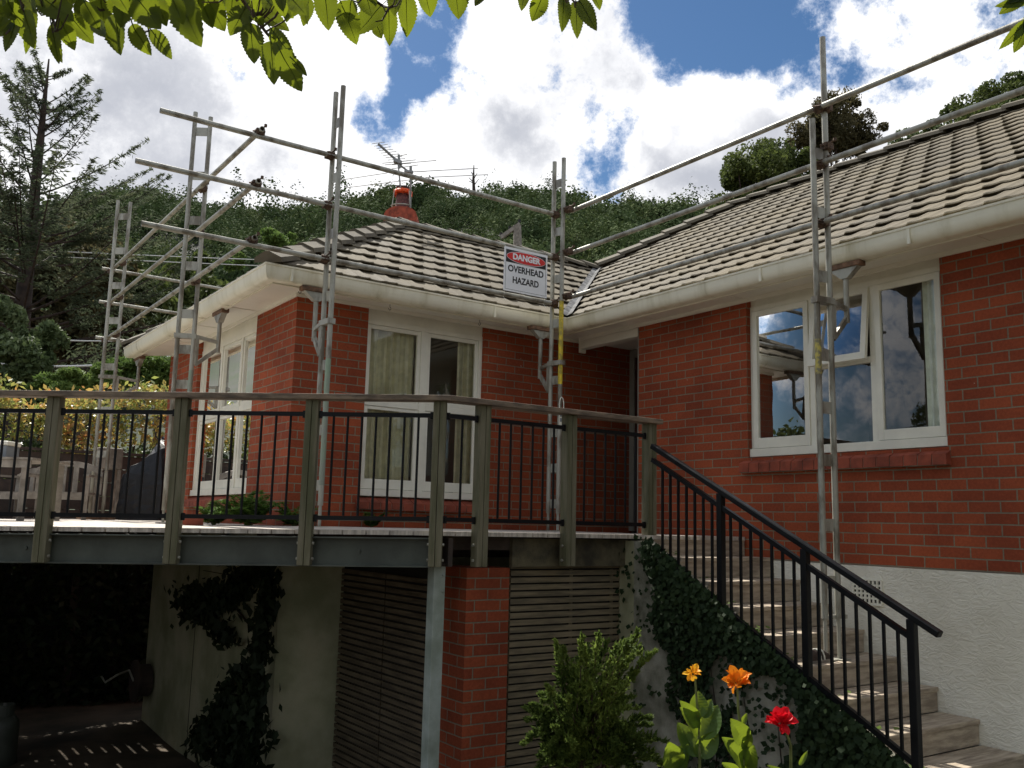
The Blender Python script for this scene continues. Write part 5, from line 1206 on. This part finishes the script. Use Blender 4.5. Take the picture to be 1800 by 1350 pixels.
canna('canna lily with one orange flower above lit leaves, left of the others', g1, [[g1, at(1230, 1330, Dc), at(1226, 1250, Dc), at(1222, 1193, Dc)]],
      [(at(1228, 1275, Dc), at(1202, 1236, Dc-.1), .09, n0), (at(1226, 1262, Dc), at(1228, 1214, Dc+.05), .11, n0), (at(1228, 1290, Dc), at(1199, 1244, Dc-.12), .10, n0+CR*.5), (at(1235, 1262, Dc), at(1252, 1228, Dc+.05), .07, n0), (at(1235, 1300, Dc), at(1262, 1240, Dc+.1), .14, n0-CR*.4), (at(1228, 1330, Dc), at(1262, 1285, Dc), .12, n0), (at(1228, 1330, Dc), at(1190, 1270, Dc+.1), .12, n0)], [(at(1218, 1179, Dc), .060, PETY, 8)], 1)
g2 = at(1310, 1430, Dc); g2.z = -1.95
canna('canna lily with the biggest orange flower head on a tall stem', g2, [[g2, at(1305, 1300, Dc), at(1298, 1250, Dc), at(1296, 1210, Dc)]],
      [(at(1306, 1303, Dc-.05), at(1290, 1268, Dc-.12), .12, n0), (at(1305, 1312, Dc), at(1322, 1290, Dc-.1), .07, n0), (at(1310, 1345, Dc), at(1277, 1298, Dc-.1), .13, n0+CR*.4), (at(1310, 1350, Dc), at(1325, 1310, Dc-.05), .12, n0-CR*.3), (at(1300, 1360, Dc), at(1272, 1342, Dc-.1), .06, n0), (at(1303, 1275, Dc), at(1313, 1253, Dc), .035, n0)], [(at(1293, 1193, Dc), .088, PETO, 18)], 2)
g3 = at(1390, 1430, Dc); g3.z = -1.95
canna('canna lily with a single bright red flower near the lowest newel post', g3, [[g3, at(1390, 1310, Dc-.1), at(1378, 1275, Dc-.15)]], [(at(1405, 1345, Dc), at(1420, 1320, Dc), .03, n0), (at(1388, 1370, Dc), at(1350, 1345, Dc), .05, n0)], [(at(1370, 1262, Dc-.15), .088, PETR, 20)], 3)
g4 = at(1185, 1420, Dc); g4.z = -1.95
canna('young canna with broad green leaves and no flower beside the juniper', g4, [[g4, at(1186, 1345, Dc)]], [(at(1186, 1352, Dc), at(1174, 1302, Dc-.1), .14, n0), (at(1192, 1350, Dc), at(1210, 1307, Dc), .07, n0), (at(1190, 1355, Dc), at(1197, 1310, Dc), .12, n0-CR*.4)], [], 4)

# ferns by the house corner
def fern(label, c, n, L, seed):
    rg = random.Random(seed); t = thing('fern', label, 'fern', c, 'ferns at the foot of the brick wall'); V = []; m = MB(); c = Vector(c); rn = np.random.default_rng(seed)
    for k in range(n):
        a = rg.uniform(0, 6.28); l = L*rg.uniform(.6, 1.1); dv = Vector((math.cos(a)*.75, math.sin(a)*.5-.15, rg.uniform(.6, 1.6))).normalized(); pts = [c+dv*l*q+Vector((0, 0, -.45*l*q*q)) for q in [i/8 for i in range(9)]]
        m.tube(pts, [.004*(1-.8*i/8) for i in range(9)], 4); sv = dv.cross(Vector((0, 0, 1))).normalized()
        for i in range(34):
            q = .12+.88*i/34; kk = min(7, int(q*8)); p = pts[kk].lerp(pts[kk+1], q*8-kk); ln = .30*l*(1-q)**.7*.8+.015
            for sg in (-1, 1): ax = sv*sg+dv*.35; V.append(cards(np.array([tuple(p+ax.normalized()*ln*.5)]), ln, .28, rn, axis=np.array([tuple(ax)]), jit=.15, flat=np.array([[0, 0, 1.0]])))
    m.build('stem', STEM, t); card_mesh('fronds', np.concatenate(V), FERN, t)
fern('largest fern at the foot of the brick corner beside the side window', (2.98, 8.52, -.09), 24, .62, 1)
fern('second fern spreading in front of the brick corner', (3.35, 8.35, -.08), 18, .42, 2)
fern('low fern at the left of the brick corner by a loose brick', (2.72, 8.75, -.09), 14, .42, 3)
fern('small low fern under the tall front window', (4.15, 8.36, -.08), 14, .36, 4)
# power lines and a pole
PL = [((-120, 432, 24), (1000, 462, 60)), ((-120, 441, 24), (1000, 474, 60)), ((-120, 574, 21), (380, 588, 24)), ((-120, 629, 18), (330, 621, 24)), ((-120, 644, 22), (75, 648, 23))]
LB = ['highest power line on the left, across the conifer', 'second power line from the top on the left', 'power line meeting the far end of the side eave', 'bright thick power line just above the side hedge', 'lowest short power line ending in the grey-green shrub']
for (a, b), lb in zip(PL, LB):
    A0, B0 = at(*a), at(*b); m = MB(); m.tube([A0.lerp(B0, i/12)-Vector((0, 0, .25*math.sin(math.pi*i/12))) for i in range(13)], .016 if 'bright' not in lb else .024, 5); tag(m.build('power_line', WIRE), lb, 'cable', 'power lines')
pp = thing('power_pole', 'weathered power pole with a tilted crossarm behind the tiled wing', 'pole', at(910, 470, 55)); m = MB(); m.tube([at(912, 520, 55), at(909, 396, 55)], [.30, .24], 8); m.build('post', FURN, pp)
m = MB(); m.bar(at(880, 418, 55), at(914, 394, 55), .22, .22); m.bar(at(903, 440, 55), at(915, 396, 55), .08, .08); m.build('crossarm', FURN, pp)
m = MB()
for x, y in ((881, 414), (896, 403), (913, 391)): m.tube([at(x, y, 55), at(x, y-5, 55)], .09, 6)
m.build('insulators', SIGNK, pp)
